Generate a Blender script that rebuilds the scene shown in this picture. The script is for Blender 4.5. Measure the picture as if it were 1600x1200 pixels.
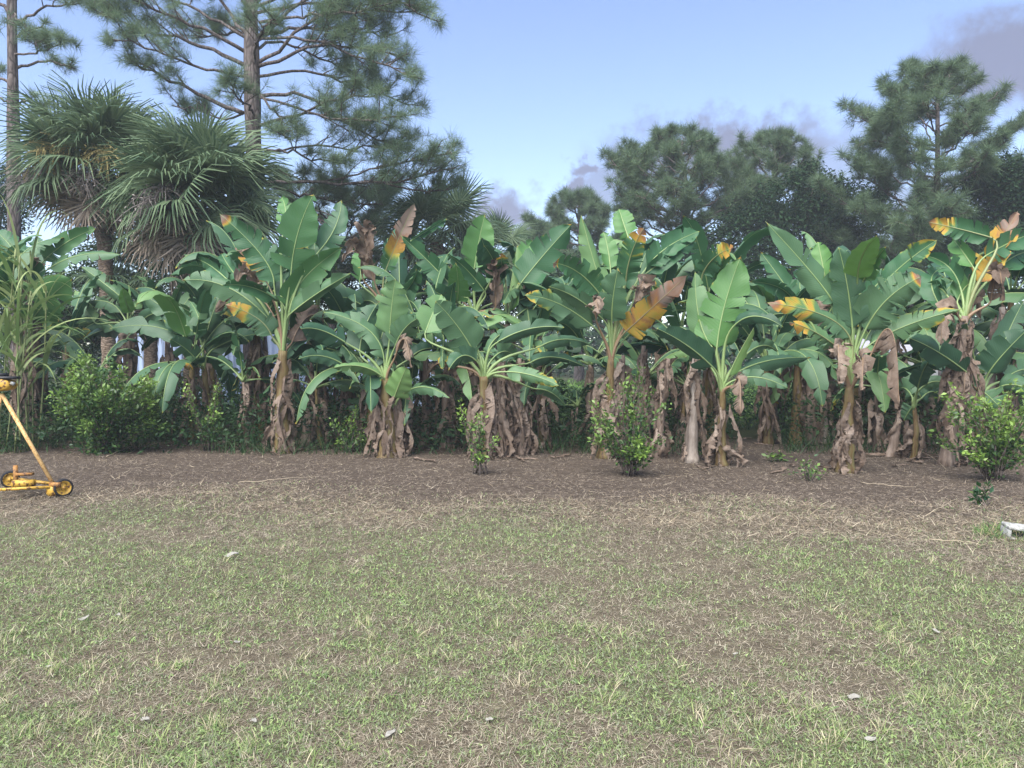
import bpy, math, random
import numpy as np
from mathutils import Vector
R = math.radians
rng = np.random.default_rng(7)
random.seed(7)
for o in list(bpy.data.objects):
    bpy.data.objects.remove(o)
sc = bpy.context.scene
COL = sc.collection

# ------------------------------------------------------------------ camera
F = 1208.0                     # focal length in photo pixels (1600 wide)
CH = 1.6
PITCH = math.atan(40 / F)
cam_d = bpy.data.cameras.new('camera')
cam_d.sensor_width = 36
cam_d.lens = 36 * F / 1600
cam_d.clip_start = 0.05
cam_d.clip_end = 2000
cam = bpy.data.objects.new('camera', cam_d)
COL.objects.link(cam)
cam.location = (0, 0, CH)
cam.rotation_euler = (math.pi / 2 - PITCH, 0, 0)
sc.camera = cam

# ------------------------------------------------------------------ world, sun, exposure
SUN_EL, SUN_AZ = 54.0, 205.0     # elevation; compass angle of the sun, clockwise from +Y (behind the camera, left)
SKY_STRENGTH = 0.058
SUN_STRENGTH = 2.0
EXPOSURE = 2.3
HAZE = 0.0013
world = bpy.data.worlds.new('World')
sc.world = world
world.use_nodes = True


def pix_dir(px, py):
    r = (px - 800) / F
    u = (600 - py) / F
    d = np.array([r, math.cos(PITCH) + u * math.sin(PITCH), -math.sin(PITCH) + u * math.cos(PITCH)])
    return d


def P(px, py, Y):
    d = pix_dir(px, py)
    return np.array([0, 0, CH]) + d * (Y / d[1])


def G(px, py, z=0.0):
    d = pix_dir(px, py)
    return np.array([0, 0, CH]) + d * ((z - CH) / d[2])


def build_world():
    nt = world.node_tree
    nt.nodes.clear()
    N, L = nt.nodes, nt.links
    out = N.new('ShaderNodeOutputWorld')
    bg = N.new('ShaderNodeBackground')
    bg.inputs['Strength'].default_value = SKY_STRENGTH
    sky = N.new('ShaderNodeTexSky')
    sky.sky_type = 'NISHITA'
    sky.sun_disc = False
    sky.sun_elevation = R(SUN_EL)
    sky.sun_rotation = R(SUN_AZ)
    sky.air_density = 1.0
    sky.dust_density = 0.6
    sky.ozone_density = 2.2
    hs = N.new('ShaderNodeHueSaturation')
    hs.inputs['Hue'].default_value = 0.511
    hs.inputs['Saturation'].default_value = 1.0
    hs.inputs['Value'].default_value = 0.97
    L.new(sky.outputs[0], hs.inputs['Color'])
    tc = N.new('ShaderNodeTexCoord')
    # direction bent by noise gives the clouds ragged edges
    nz = N.new('ShaderNodeTexNoise')
    nz.inputs['Scale'].default_value = 17
    nz.inputs['Detail'].default_value = 7
    nz.inputs['Roughness'].default_value = 0.62
    L.new(tc.outputs['Generated'], nz.inputs['Vector'])
    sub = N.new('ShaderNodeVectorMath'); sub.operation = 'SUBTRACT'
    sub.inputs[1].default_value = (0.5, 0.5, 0.5)
    L.new(nz.outputs['Color'], sub.inputs[0])
    scl = N.new('ShaderNodeVectorMath'); scl.operation = 'SCALE'
    scl.inputs['Scale'].default_value = 0.13
    L.new(sub.outputs[0], scl.inputs[0])
    add = N.new('ShaderNodeVectorMath'); add.operation = 'ADD'
    L.new(tc.outputs['Generated'], add.inputs[0]); L.new(scl.outputs[0], add.inputs[1])
    last = None
    blobs = [(1130, 235, .16, .040, .85), (1010, 262, .060, .045, .75), (905, 265, .026, .018, .8), (885, 300, .036, .020, .9), (940, 285, .03, .03, .6),
             (775, 326, .045, .032, .9), (805, 358, .050, .022, .85), (1578, 88, .080, .050, .8), (1310, 255, .07, .04, .5),
             (1215, 180, .015, .006, .35), (1420, 330, .18, .05, .5)]
    for (px, py, ax, az, st) in blobs:
        d = pix_dir(px, py); d = d / np.linalg.norm(d)
        s = N.new('ShaderNodeVectorMath'); s.operation = 'SUBTRACT'
        s.inputs[1].default_value = tuple(d)
        L.new(add.outputs[0], s.inputs[0])
        m = N.new('ShaderNodeVectorMath'); m.operation = 'MULTIPLY'
        m.inputs[1].default_value = (1 / ax, 0.5 / ax, 1 / az)
        L.new(s.outputs[0], m.inputs[0])
        ln = N.new('ShaderNodeVectorMath'); ln.operation = 'LENGTH'
        L.new(m.outputs[0], ln.inputs[0])
        mr = N.new('ShaderNodeMapRange'); mr.interpolation_type = 'SMOOTHSTEP'
        mr.inputs['From Min'].default_value = 1.25
        mr.inputs['From Max'].default_value = 0.45
        mr.inputs['To Max'].default_value = min(1.0, st * 1.25)
        L.new(ln.outputs['Value'], mr.inputs['Value'])
        if last is None:
            last = mr.outputs[0]
        else:
            mx = N.new('ShaderNodeMath'); mx.operation = 'MAXIMUM'
            L.new(last, mx.inputs[0]); L.new(mr.outputs[0], mx.inputs[1])
            last = mx.outputs[0]
    mix = N.new('ShaderNodeMix'); mix.data_type = 'RGBA'
    L.new(last, mix.inputs['Factor'])
    L.new(hs.outputs[0], mix.inputs['A'])
    mix.inputs['B'].default_value = (1.02, 1.16, 1.80, 1)
    L.new(mix.outputs['Result'], bg.inputs['Color'])
    L.new(bg.outputs[0], out.inputs['Surface'])


build_world()
sun_d = bpy.data.lights.new('sun', 'SUN')
sun_d.energy = SUN_STRENGTH
sun_d.angle = R(65)
sun_d.color = (1.0, 0.96, 0.90)
sun = bpy.data.objects.new('sun', sun_d)
COL.objects.link(sun)
a = R(SUN_AZ)
sdir = Vector((math.sin(a) * math.cos(R(SUN_EL)), math.cos(a) * math.cos(R(SUN_EL)), math.sin(R(SUN_EL))))
sun.rotation_euler = sdir.to_track_quat('Z', 'Y').to_euler()
sun.location = (0, -10, 20)
vs = sc.view_settings
vs.view_transform = 'Standard'
vs.look = 'None'
vs.exposure = EXPOSURE
vs.gamma = 1.0
vs.use_curve_mapping = False
sc.render.engine = 'CYCLES'
cy = sc.cycles
cy.use_denoising = True
cy.max_bounces = 6
cy.diffuse_bounces = 3
cy.glossy_bounces = 2
cy.transmission_bounces = 4
cy.transparent_max_bounces = 6
cy.volume_bounces = 0
cy.caustics_reflective = False
cy.caustics_refractive = False

# ------------------------------------------------------------------ materials


class NB:
    def __init__(s, name):
        s.m = bpy.data.materials.new(name)
        s.m.use_nodes = True
        s.nt = s.m.node_tree
        s.nt.nodes.clear()
        s.out = s.n('OutputMaterial')

    def n(s, t, **kw):
        nd = s.nt.nodes.new('ShaderNode' + t)
        for k, v in kw.items():
            if k.startswith('i_'):
                nd.inputs[k[2:]].default_value = v
            else:
                setattr(nd, k, v)
        return nd

    def l(s, a, b):
        s.nt.links.new(a, b)

    def mix(s, fac, a, b, blend='MIX'):
        m = s.n('Mix', data_type='RGBA', blend_type=blend)
        for sock, v in (('Factor', fac), ('A', a), ('B', b)):
            if hasattr(v, 'is_output'):
                s.l(v, m.inputs[sock])
            elif sock == 'Factor':
                m.inputs[sock].default_value = v
            else:
                m.inputs[sock].default_value = (*v, 1)
        return m.outputs['Result']

    def ramp(s, fac, stops, interp='LINEAR'):
        r = s.n('ValToRGB')
        cr = r.color_ramp
        cr.interpolation = interp
        while len(cr.elements) < len(stops):
            cr.elements.new(0.5)
        for e, (p, c) in zip(cr.elements, stops):
            e.position = p
            e.color = (*c, 1) if len(c) == 3 else c
        s.l(fac, r.inputs['Fac'])
        return r.outputs['Color']

    def noise(s, scale, detail=4, rough=0.55, vec=None, mapscale=None, coord='Object'):
        nz = s.n('TexNoise')
        nz.inputs['Scale'].default_value = scale
        nz.inputs['Detail'].default_value = detail
        nz.inputs['Roughness'].default_value = rough
        if vec is None:
            vec = s.n('TexCoord').outputs[coord]
        if mapscale:
            mp = s.n('Mapping')
            mp.inputs['Scale'].default_value = mapscale
            s.l(vec, mp.inputs['Vector'])
            vec = mp.outputs[0]
        s.l(vec, nz.inputs['Vector'])
        return nz.outputs['Fac']

    def math(s, op, a, b=0.0):
        m = s.n('Math', operation=op)
        for i, v in enumerate((a, b)):
            if hasattr(v, 'is_output'):
                s.l(v, m.inputs[i])
            else:
                m.inputs[i].default_value = v
        return m.outputs[0]

    def attr(s, name):
        return s.n('Attribute', attribute_name=name)

    def principled(s, color, rough=0.6, spec=0.3, bump=None, bumpd=0.02, bumps=0.6, metal=0.0):
        p = s.n('BsdfPrincipled')
        if hasattr(color, 'is_output'):
            s.l(color, p.inputs['Base Color'])
        else:
            p.inputs['Base Color'].default_value = (*color, 1)
        if hasattr(rough, 'is_output'):
            s.l(rough, p.inputs['Roughness'])
        else:
            p.inputs['Roughness'].default_value = rough
        p.inputs['Specular IOR Level'].default_value = spec
        p.inputs['Metallic'].default_value = metal
        if bump is not None:
            b = s.n('Bump')
            b.inputs['Strength'].default_value = bumps
            b.inputs['Distance'].default_value = bumpd
            s.l(bump, b.inputs['Height'])
            s.l(b.outputs[0], p.inputs['Normal'])
        return p

    def finish(s, shader, color=None, trans=0.0):
        sh = shader.outputs[0]
        if trans > 0:
            t = s.n('BsdfTranslucent')
            if hasattr(color, 'is_output'):
                s.l(color, t.inputs['Color'])
            else:
                t.inputs['Color'].default_value = (*color, 1)
            ms = s.n('MixShader')
            ms.inputs[0].default_value = trans
            s.l(sh, ms.inputs[1]); s.l(t.outputs[0], ms.inputs[2])
            sh = ms.outputs[0]
        s.l(sh, s.out.inputs['Surface'])
        return s.m


def m_banana_leaf():
    b = NB('banana_leaf')
    uv = b.attr('luv').outputs['Vector']
    sep = b.n('SeparateXYZ'); b.l(uv, sep.inputs[0])
    tone = b.attr('tone').outputs['Fac']
    age = b.attr('age').outputs['Fac']
    geo = b.n('NewGeometry')
    nz = b.noise(3.0, 4, 0.6)
    top = b.ramp(tone, [(0.0, (0.014, 0.058, 0.034)), (0.5, (0.042, 0.130, 0.052)), (1.0, (0.13, 0.29, 0.06))])
    und = b.ramp(tone, [(0.0, (0.028, 0.080, 0.046)), (0.5, (0.095, 0.185, 0.088)), (1.0, (0.19, 0.33, 0.10))])
    col = b.mix(geo.outputs['Backfacing'], top, und)
    # fine lateral veins, drawn along the blade
    w = b.n('TexWave', wave_type='BANDS', bands_direction='X')
    w.inputs['Scale'].default_value = 9
    w.inputs['Distortion'].default_value = 1.2
    w.inputs['Detail'].default_value = 2
    sh = b.n('CombineXYZ')
    ab = b.math('ABSOLUTE', sep.outputs[1])
    b.l(b.math('SUBTRACT', sep.outputs[0], b.math('MULTIPLY', ab, 0.12)), sh.inputs[0])
    b.l(sh.outputs[0], w.inputs['Vector'])
    fine = b.noise(1.0, 3, 0.6, vec=uv, mapscale=(60, 1.5, 1))
    col = b.mix(b.math('MULTIPLY', fine, 0.22), col, (0.13, 0.22, 0.10))
    col = b.mix(b.math('MULTIPLY', nz, 0.3), col, (0.020, 0.065, 0.03))
    # yellowing and browning by age, ragged along the veins
    ragged = b.noise(1.0, 5, 0.65, vec=uv, mapscale=(14, 3.0, 1))
    ag = b.math('ADD', age, b.math('MULTIPLY', b.math('SUBTRACT', ragged, 0.5), b.math('MULTIPLY', b.math('MINIMUM', age, 0.5), 0.8)))
    agecol = b.ramp(ag, [(0.22, (0.10, 0.20, 0.045)), (0.38, (0.29, 0.275, 0.045)), (0.52, (0.43, 0.25, 0.04)), (0.64, (0.30, 0.15, 0.05)),
                         (0.80, (0.23, 0.125, 0.075)), (1.0, (0.25, 0.185, 0.145))])
    mr = b.n('MapRange', interpolation_type='SMOOTHSTEP')
    mr.inputs['From Min'].default_value = 0.10
    mr.inputs['From Max'].default_value = 0.42
    b.l(ag, mr.inputs['Value'])
    col = b.mix(mr.outputs[0], col, agecol)
    rough = b.math('ADD', 0.44, b.math('MULTIPLY', age, 0.45))
    bump = b.math('ADD', w.outputs['Fac'], b.math('MULTIPLY', fine, 0.6))
    p = b.principled(col, rough, 0.32, bump, 0.008, 0.13)
    return b.finish(p, col, 0.22)


def m_dead_leaf():
    b = NB('dead_banana_leaf')
    uv = b.attr('luv').outputs['Vector']
    oi = b.n('ObjectInfo')
    fine = b.noise(1.0, 4, 0.65, vec=uv, mapscale=(26, 2.0, 1))
    big = b.noise(5.0, 4, 0.6)
    col = b.ramp(big, [(0.25, (0.105, 0.072, 0.050)), (0.45, (0.25, 0.185, 0.135)), (0.7, (0.43, 0.345, 0.275))])
    col = b.mix(b.math('MULTIPLY', oi.outputs['Random'], 0.75), col, (0.115, 0.080, 0.058))
    col = b.mix(b.math('MULTIPLY', fine, 0.55), col, (0.085, 0.058, 0.045))
    p = b.principled(col, 0.75, 0.2, fine, 0.025, 0.9)
    return b.finish(p, col, 0.15)


def m_midrib():
    b = NB('banana_midrib')
    age = b.attr('age').outputs['Fac']
    nz = b.noise(6, 3)
    col = b.mix(nz, (0.15, 0.245, 0.085), (0.26, 0.33, 0.135))
    col = b.mix(age, col, (0.22, 0.145, 0.085))
    return b.finish(b.principled(col, 0.42, 0.4))


def m_stem(name, stops, bumpd=0.02):
    b = NB(name)
    nz = b.noise(5, 6, 0.65, mapscale=(3.0, 3.0, 0.35))
    n2 = b.noise(14, 4, 0.6, mapscale=(2.0, 2.0, 0.8))
    col = b.ramp(b.math('ADD', b.math('MULTIPLY', nz, 0.75), b.math('MULTIPLY', n2, 0.25)), stops)
    p = b.principled(col, 0.6, 0.3, nz, bumpd, 0.8)
    return b.finish(p)


def m_leafy(name, dark, light, trans=0.3, rough=0.5, spec=0.3, under=None):
    b = NB(name)
    rnd = b.attr('rnd').outputs['Fac']
    col = b.mix(rnd, dark, light)
    return b.finish(b.principled(col, rough, spec), col, trans)


def m_vcol(name, trans=0.25, rough=0.6, spec=0.25):
    b = NB(name)
    c = b.attr('col').outputs['Color']
    return b.finish(b.principled(c, rough, spec), c, trans)


def m_bark(name, c0, c1, c2, zs=0.25, scale=9):
    b = NB(name)
    v = b.n('TexVoronoi', feature='DISTANCE_TO_EDGE')
    v.inputs['Scale'].default_value = scale
    mp = b.n('Mapping'); mp.inputs['Scale'].default_value = (1, 1, zs)
    b.l(b.n('TexCoord').outputs['Object'], mp.inputs['Vector'])
    b.l(mp.outputs[0], v.inputs['Vector'])
    nz = b.noise(7, 6, 0.65, mapscale=(1, 1, 0.4))
    col = b.ramp(nz, [(0.3, c0), (0.5, c1), (0.72, c2)])
    ed = b.n('MapRange'); ed.inputs['From Max'].default_value = 0.12
    b.l(v.outputs['Distance'], ed.inputs['Value'])
    col = b.mix(ed.outputs[0], c0, col)
    return b.finish(b.principled(col, 0.9, 0.1, v.outputs['Distance'], 0.05, 0.8))


def m_simple(name, color, rough=0.6, spec=0.3, vary=0.25, scale=8, metal=0.0, rust=None):
    b = NB(name)
    nz = b.noise(scale, 5, 0.6)
    dk = tuple(c * (1 - vary) for c in color)
    lt = tuple(min(1, c * (1 + vary)) for c in color)
    col = b.ramp(nz, [(0.3, dk), (0.7, lt)])
    if rust:
        n2 = b.noise(scale * 2.6, 7, 0.7)
        mr = b.n('MapRange'); mr.inputs['From Min'].default_value = 0.51; mr.inputs['From Max'].default_value = 0.57
        b.l(n2, mr.inputs['Value'])
        col = b.mix(mr.outputs[0], col, rust)
    return b.finish(b.principled(col, rough, spec, nz, 0.004, 0.4, metal))


def m_ground():
    b = NB('ground')
    geo = b.n('NewGeometry')
    pos = geo.outputs['Position']
    sep = b.n('SeparateXYZ'); b.l(pos, sep.inputs[0])
    n1 = b.noise(0.8, 6, 0.6, vec=pos)
    n2 = b.noise(9, 6, 0.7, vec=pos)
    n3 = b.noise(70, 3, 0.7, vec=pos)
    lawn = b.ramp(n2, [(0.3, (0.095, 0.078, 0.055)), (0.5, (0.165, 0.140, 0.095)), (0.7, (0.21, 0.195, 0.115))])
    soil = b.ramp(n2, [(0.3, (0.055, 0.042, 0.033)), (0.5, (0.100, 0.078, 0.060)), (0.7, (0.155, 0.122, 0.094))])
    wild = b.ramp(n2, [(0.3, (0.035, 0.045, 0.020)), (0.7, (0.075, 0.10, 0.035))])
    edge = b.math('ADD', sep.outputs[1], b.math('MULTIPLY', n1, 2.2))
    edge = b.math('ADD', edge, b.math('MULTIPLY', sep.outputs[0], 0.10))
    m1 = b.n('MapRange', interpolation_type='SMOOTHSTEP')
    m1.inputs['From Min'].default_value = 7.4; m1.inputs['From Max'].default_value = 10.4
    b.l(edge, m1.inputs['Value'])
    col = b.mix(m1.outputs[0], lawn, soil)
    m2 = b.n('MapRange', interpolation_type='SMOOTHSTEP')
    m2.inputs['From Min'].default_value = 16; m2.inputs['From Max'].default_value = 18
    b.l(edge, m2.inputs['Value'])
    col = b.mix(m2.outputs[0], col, wild)
    col = b.mix(b.math('MULTIPLY', n3, 0.5), col, (0.045, 0.035, 0.025))
    p = b.principled(col, 0.95, 0.1, n3, 0.03, 0.9)
    return b.finish(p)


M = {}
M['bleaf'] = m_banana_leaf()
M['dead'] = m_dead_leaf()
M['rib'] = m_midrib()
M['stem_green'] = m_stem('banana_stem_green', [(0.33, (0.030, 0.020, 0.012)), (0.44, (0.12, 0.075, 0.030)), (0.56, (0.145, 0.115, 0.045)), (0.68, (0.13, 0.15, 0.055))])
M['stem_dry'] = m_stem('banana_stem_dry', [(0.3, (0.055, 0.038, 0.028)), (0.5, (0.17, 0.125, 0.095)), (0.7, (0.28, 0.225, 0.18))])
M['stem_pale'] = m_stem('banana_stem_bleached', [(0.32, (0.075, 0.058, 0.046)), (0.48, (0.20, 0.165, 0.135)), (0.62, (0.30, 0.26, 0.22)), (0.8, (0.38, 0.34, 0.30))])
M['needle'] = m_leafy('pine_needles', (0.075, 0.130, 0.075), (0.170, 0.240, 0.130), 0.3, 0.55)
M['needle_far'] = m_leafy('far_pine_needles', (0.050, 0.095, 0.050), (0.125, 0.185, 0.090), 0.25, 0.55)
M['pine_bark'] = m_bark('pine_bark', (0.045, 0.038, 0.035), (0.125, 0.105, 0.098), (0.20, 0.172, 0.16))
M['twig'] = m_bark('twig_bark', (0.06, 0.048, 0.04), (0.13, 0.105, 0.09), (0.18, 0.15, 0.13), 0.4, 14)
M['palm_bark'] = m_bark('palm_bark', (0.08, 0.06, 0.045), (0.22, 0.165, 0.12), (0.30, 0.24, 0.19), 3.0, 6)
M['palm_leaf'] = m_leafy('palm_leaf', (0.058, 0.105, 0.058), (0.160, 0.220, 0.115), 0.25, 0.55, 0.2)
M['palm_dead'] = m_leafy('dead_palm_leaf', (0.16, 0.125, 0.095), (0.38, 0.315, 0.25), 0.15, 0.8, 0.1)
M['fruit'] = m_leafy('palm_flower_stalk', (0.22, 0.185, 0.075), (0.36, 0.30, 0.13), 0.15, 0.8, 0.1)
M['fruit_old'] = m_leafy('old_flower_stalk', (0.13, 0.11, 0.10), (0.28, 0.25, 0.23), 0.1, 0.8, 0.1)
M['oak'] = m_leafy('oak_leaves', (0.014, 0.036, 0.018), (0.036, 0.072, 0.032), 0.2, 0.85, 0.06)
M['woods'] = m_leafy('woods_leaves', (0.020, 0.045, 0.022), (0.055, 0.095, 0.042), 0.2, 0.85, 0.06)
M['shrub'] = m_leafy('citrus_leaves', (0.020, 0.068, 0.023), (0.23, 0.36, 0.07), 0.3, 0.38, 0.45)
M['weed'] = m_leafy('undergrowth_leaves', (0.014, 0.042, 0.016), (0.055, 0.115, 0.034), 0.3, 0.5)
M['meadow'] = m_leafy('meadow_leaves', (0.07, 0.15, 0.03), (0.20, 0.33, 0.09), 0.35, 0.55)
M['cane'] = m_leafy('cane_leaves', (0.12, 0.21, 0.065), (0.36, 0.43, 0.18), 0.3, 0.45)
M['cane_stalk'] = m_simple('cane_stalk', (0.17, 0.20, 0.08), 0.55, 0.3, 0.35, 12)
M['grass'] = m_vcol('grass_blades', 0.25, 0.65, 0.25)
M['straw'] = m_vcol('straw', 0.1, 0.8, 0.12)
M['ground'] = m_ground()
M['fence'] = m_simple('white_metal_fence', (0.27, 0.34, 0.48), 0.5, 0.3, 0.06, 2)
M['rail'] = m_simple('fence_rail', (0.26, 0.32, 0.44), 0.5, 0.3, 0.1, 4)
M['yellow'] = m_simple('yellow_paint', (0.52, 0.31, 0.045), 0.5, 0.35, 0.22, 10, rust=(0.10, 0.045, 0.02))
M['orange'] = m_simple('rusted_orange_paint', (0.34, 0.17, 0.05), 0.6, 0.25, 0.3, 12, rust=(0.10, 0.05, 0.03))
M['pole'] = m_simple('pale_yellow_pole', (0.62, 0.40, 0.17), 0.5, 0.3, 0.16, 14, rust=(0.42, 0.22, 0.07))
M['rubber'] = m_simple('black_rubber', (0.022, 0.022, 0.024), 0.8, 0.2, 0.3, 30)
M['blackm'] = m_simple('black_metal', (0.02, 0.02, 0.022), 0.5, 0.4, 0.2, 10)
M['concrete'] = m_simple('white_concrete', (0.36, 0.36, 0.34), 0.9, 0.1, 0.45, 16, rust=(0.20, 0.20, 0.17))
M['roof'] = m_simple('grey_roof', (0.27, 0.27, 0.30), 0.8, 0.2, 0.2, 9)
M['shedwall'] = m_simple('shed_wall', (0.34, 0.33, 0.31), 0.8, 0.2, 0.15, 4)
M['fallen'] = m_simple('bleached_leaf', (0.25, 0.24, 0.21), 0.7, 0.2, 0.18, 60)
M['stalk'] = m_simple('dry_stalk', (0.36, 0.30, 0.21), 0.8, 0.1, 0.25, 25)

# ------------------------------------------------------------------ mesh helpers


class MB:
    """collects vertices, tris and quads of ONE mesh"""

    def __init__(s):
        s.v, s.t, s.q, s.n, s.at = [], [], [], 0, {}

    def add(s, v, tris=None, quads=None, **attrs):
        v = np.asarray(v, float)
        if tris is not None and len(tris):
            s.t.append(np.asarray(tris, np.int64) + s.n)
        if quads is not None and len(quads):
            s.q.append(np.asarray(quads, np.int64) + s.n)
        s.v.append(v)
        for k, a in attrs.items():
            a = np.asarray(a, float)
            if a.ndim == 0:
                a = np.full(len(v), float(a))
            s.at.setdefault(k, []).append(a)
        s.n += len(v)

    def mesh(s, name, mats, smooth=True):
        me = bpy.data.meshes.new(name)
        v = np.concatenate(s.v)
        t = np.concatenate(s.t) if s.t else np.zeros((0, 3), np.int64)
        q = np.concatenate(s.q) if s.q else np.zeros((0, 4), np.int64)
        me.vertices.add(len(v))
        me.vertices.foreach_set('co', v.astype(np.float32).ravel())
        nl = t.size + q.size
        me.loops.add(nl)
        me.loops.foreach_set('vertex_index', np.concatenate([t.ravel(), q.ravel()]).astype(np.int32))
        me.polygons.add(len(t) + len(q))
        st = np.concatenate([np.arange(len(t)) * 3, t.size + np.arange(len(q)) * 4]).astype(np.int32)
        me.polygons.foreach_set('loop_start', st)
        if smooth:
            me.polygons.foreach_set('use_smooth', np.ones(len(t) + len(q), bool))
        me.update(calc_edges=True)
        for k, lst in s.at.items():
            a = np.concatenate(lst)
            if a.ndim == 1:
                at = me.attributes.new(k, 'FLOAT', 'POINT')
                at.data.foreach_set('value', a.astype(np.float32))
            elif k == 'col':
                at = me.attributes.new(k, 'FLOAT_COLOR', 'POINT')
                c = np.ones((len(a), 4), np.float32); c[:, :3] = a
                at.data.foreach_set('color', c.ravel())
            else:
                at = me.attributes.new(k, 'FLOAT_VECTOR', 'POINT')
                at.data.foreach_set('vector', a.astype(np.float32).ravel())
        for m in (mats if isinstance(mats, (list, tuple)) else [mats]):
            me.materials.append(M[m] if isinstance(m, str) else m)
        return me

    def build(s, name, mat, parent=None, loc=None, smooth=True):
        return link(name, s.mesh(name, mat, smooth), parent, loc)


def link(name, me, parent=None, loc=None):
    o = bpy.data.objects.new(name, me)
    COL.objects.link(o)
    if parent is not None:
        o.parent = parent
    if loc is not None:
        o.location = tuple(loc)
    return o


def tag(o, label, cat, group=None):
    o['label'] = label
    o['category'] = cat
    if group:
        o['group'] = group
    return o


def thing(name, loc, label, cat, group=None):
    o = bpy.data.objects.new(name, None)
    COL.objects.link(o)
    o.empty_display_size = 0.2
    o.location = tuple(loc)
    return tag(o, label, cat, group)


def norm(v):
    v = np.asarray(v, float)
    n = np.linalg.norm(v, axis=-1, keepdims=True)
    return v / np.maximum(n, 1e-9)


def tube(pts, rad, sides=6, cap=True):
    """returns verts, quads, tris of a tapered tube along pts"""
    pts = np.asarray(pts, float)
    n = len(pts)
    rad = np.broadcast_to(np.asarray(rad, float), (n,))
    T = np.gradient(pts, axis=0)
    T = norm(T)
    ref = np.array([0.13, 0.21, 0.97]) if abs(T[0][2]) < 0.9 else np.array([0.97, 0.2, 0.1])
    A = norm(np.cross(T, ref))
    B = np.cross(T, A)
    ang = np.linspace(0, 2 * math.pi, sides, endpoint=False)
    ring = A[:, None] * np.cos(ang)[None, :, None] + B[:, None] * np.sin(ang)[None, :, None]
    v = (pts[:, None] + ring * rad[:, None, None]).reshape(-1, 3)
    i = np.arange(n - 1)[:, None] * sides
    k = np.arange(sides)[None]
    k2 = (k + 1) % sides
    q = np.stack([i + k, i + k2, i + sides + k2, i + sides + k], -1).reshape(-1, 4)
    t = np.zeros((0, 3), int)
    if cap:
        a = [[0, j + 1, j] for j in range(1, sides - 1)]
        o = (n - 1) * sides
        a += [[o, o + j, o + j + 1] for j in range(1, sides - 1)]
        t = np.array(a)
    return v, q, t


def bez2(p0, c, p2, n):
    t = np.linspace(0, 1, n)[:, None]
    return (1 - t) ** 2 * p0 + 2 * t * (1 - t) * c + t * t * p2


def bez3(p0, c1, c2, p3, n):
    t = np.linspace(0, 1, n)[:, None]
    return (1 - t) ** 3 * p0 + 3 * t * (1 - t) ** 2 * c1 + 3 * t * t * (1 - t) * c2 + t ** 3 * p3


def sstep(a, b, x):
    t = np.clip((x - a) / (b - a), 0, 1)
    return t * t * (3 - 2 * t)


_lat = np.random.default_rng(3).random((256, 256))


def vnoise(x, y, s=1.0, oct=3):
    x = np.asarray(x, float) * s; y = np.asarray(y, float) * s
    tot, amp, res = 0, 0.5, 0
    for _ in range(oct):
        xi, yi = np.floor(x).astype(int), np.floor(y).astype(int)
        fx, fy = x - xi, y - yi
        fx = fx * fx * (3 - 2 * fx); fy = fy * fy * (3 - 2 * fy)
        a = _lat[xi % 256, yi % 256]; b = _lat[(xi + 1) % 256, yi % 256]
        c = _lat[xi % 256, (yi + 1) % 256]; d = _lat[(xi + 1) % 256, (yi + 1) % 256]
        res = res + amp * ((a * (1 - fx) + b * fx) * (1 - fy) + (c * (1 - fx) + d * fx) * fy)
        tot += amp; amp *= 0.5; x = x * 2.03 + 17.1; y = y * 2.03 + 5.7
    return res / tot


def ground_z(x, y):
    return (vnoise(x, y, 0.5, 2) - 0.5) * 0.05 + (vnoise(x + 40, y, 2.7, 2) - 0.5) * 0.03


# ------------------------------------------------------------------ ground


def build_ground():
    xs = np.concatenate([np.linspace(-150, -16, 14), np.linspace(-14, 14, 141), np.linspace(16, 150, 14)])
    ys = np.concatenate([np.linspace(-60, -4, 8), np.linspace(-2, 24, 131), np.linspace(26, 190, 18)])
    X, Y = np.meshgrid(xs, ys, indexing='ij')
    Z = ground_z(X, Y)
    v = np.stack([X, Y, Z], -1).reshape(-1, 3)
    ny = len(ys)
    i, j = np.meshgrid(np.arange(len(xs) - 1), np.arange(ny - 1), indexing='ij')
    k = (i * ny + j)
    q = np.stack([k, k + ny, k + ny + 1, k + 1], -1).reshape(-1, 4)
    mb = MB(); mb.add(v, quads=q)
    o = mb.build('ground', 'ground')
    o['kind'] = 'structure'


build_ground()

# ------------------------------------------------------------------ leaf clouds (many small leaves, one mesh)


def leaf_cloud(mb, pos, size, rnd, r, updir=None, elong=2.2, droop=0.3):
    """diamond leaves folded along the midline at positions pos (n,3)"""
    n = len(pos)
    d = r.normal(size=(n, 3)); d[:, 2] = d[:, 2] * 0.6 - droop
    if updir is not None:
        d = d * 0.6 + updir
    d = norm(d)
    s = norm(np.cross(d, r.normal(size=(n, 3)) * 0.6 + np.array([0, 0, 1.0])))
    nn = np.cross(s, d)
    sz = (size * (0.6 + 0.8 * r.random(n)))[:, None]
    w = sz / elong * 0.5
    p0 = pos; p3 = pos + d * sz
    mid = pos + d * sz * 0.45
    a = mid + s * w + nn * w * 0.35
    c = mid - s * w + nn * w * 0.35
    v = np.stack([p0, a, p3, c], 1).reshape(-1, 3)
    b = np.arange(n)[:, None] * 4
    tr = np.concatenate([b + np.array([[0, 1, 2]]), b + np.array([[0, 2, 3]])])
    mb.add(v, tris=tr, rnd=np.repeat(rnd, 4))


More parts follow.
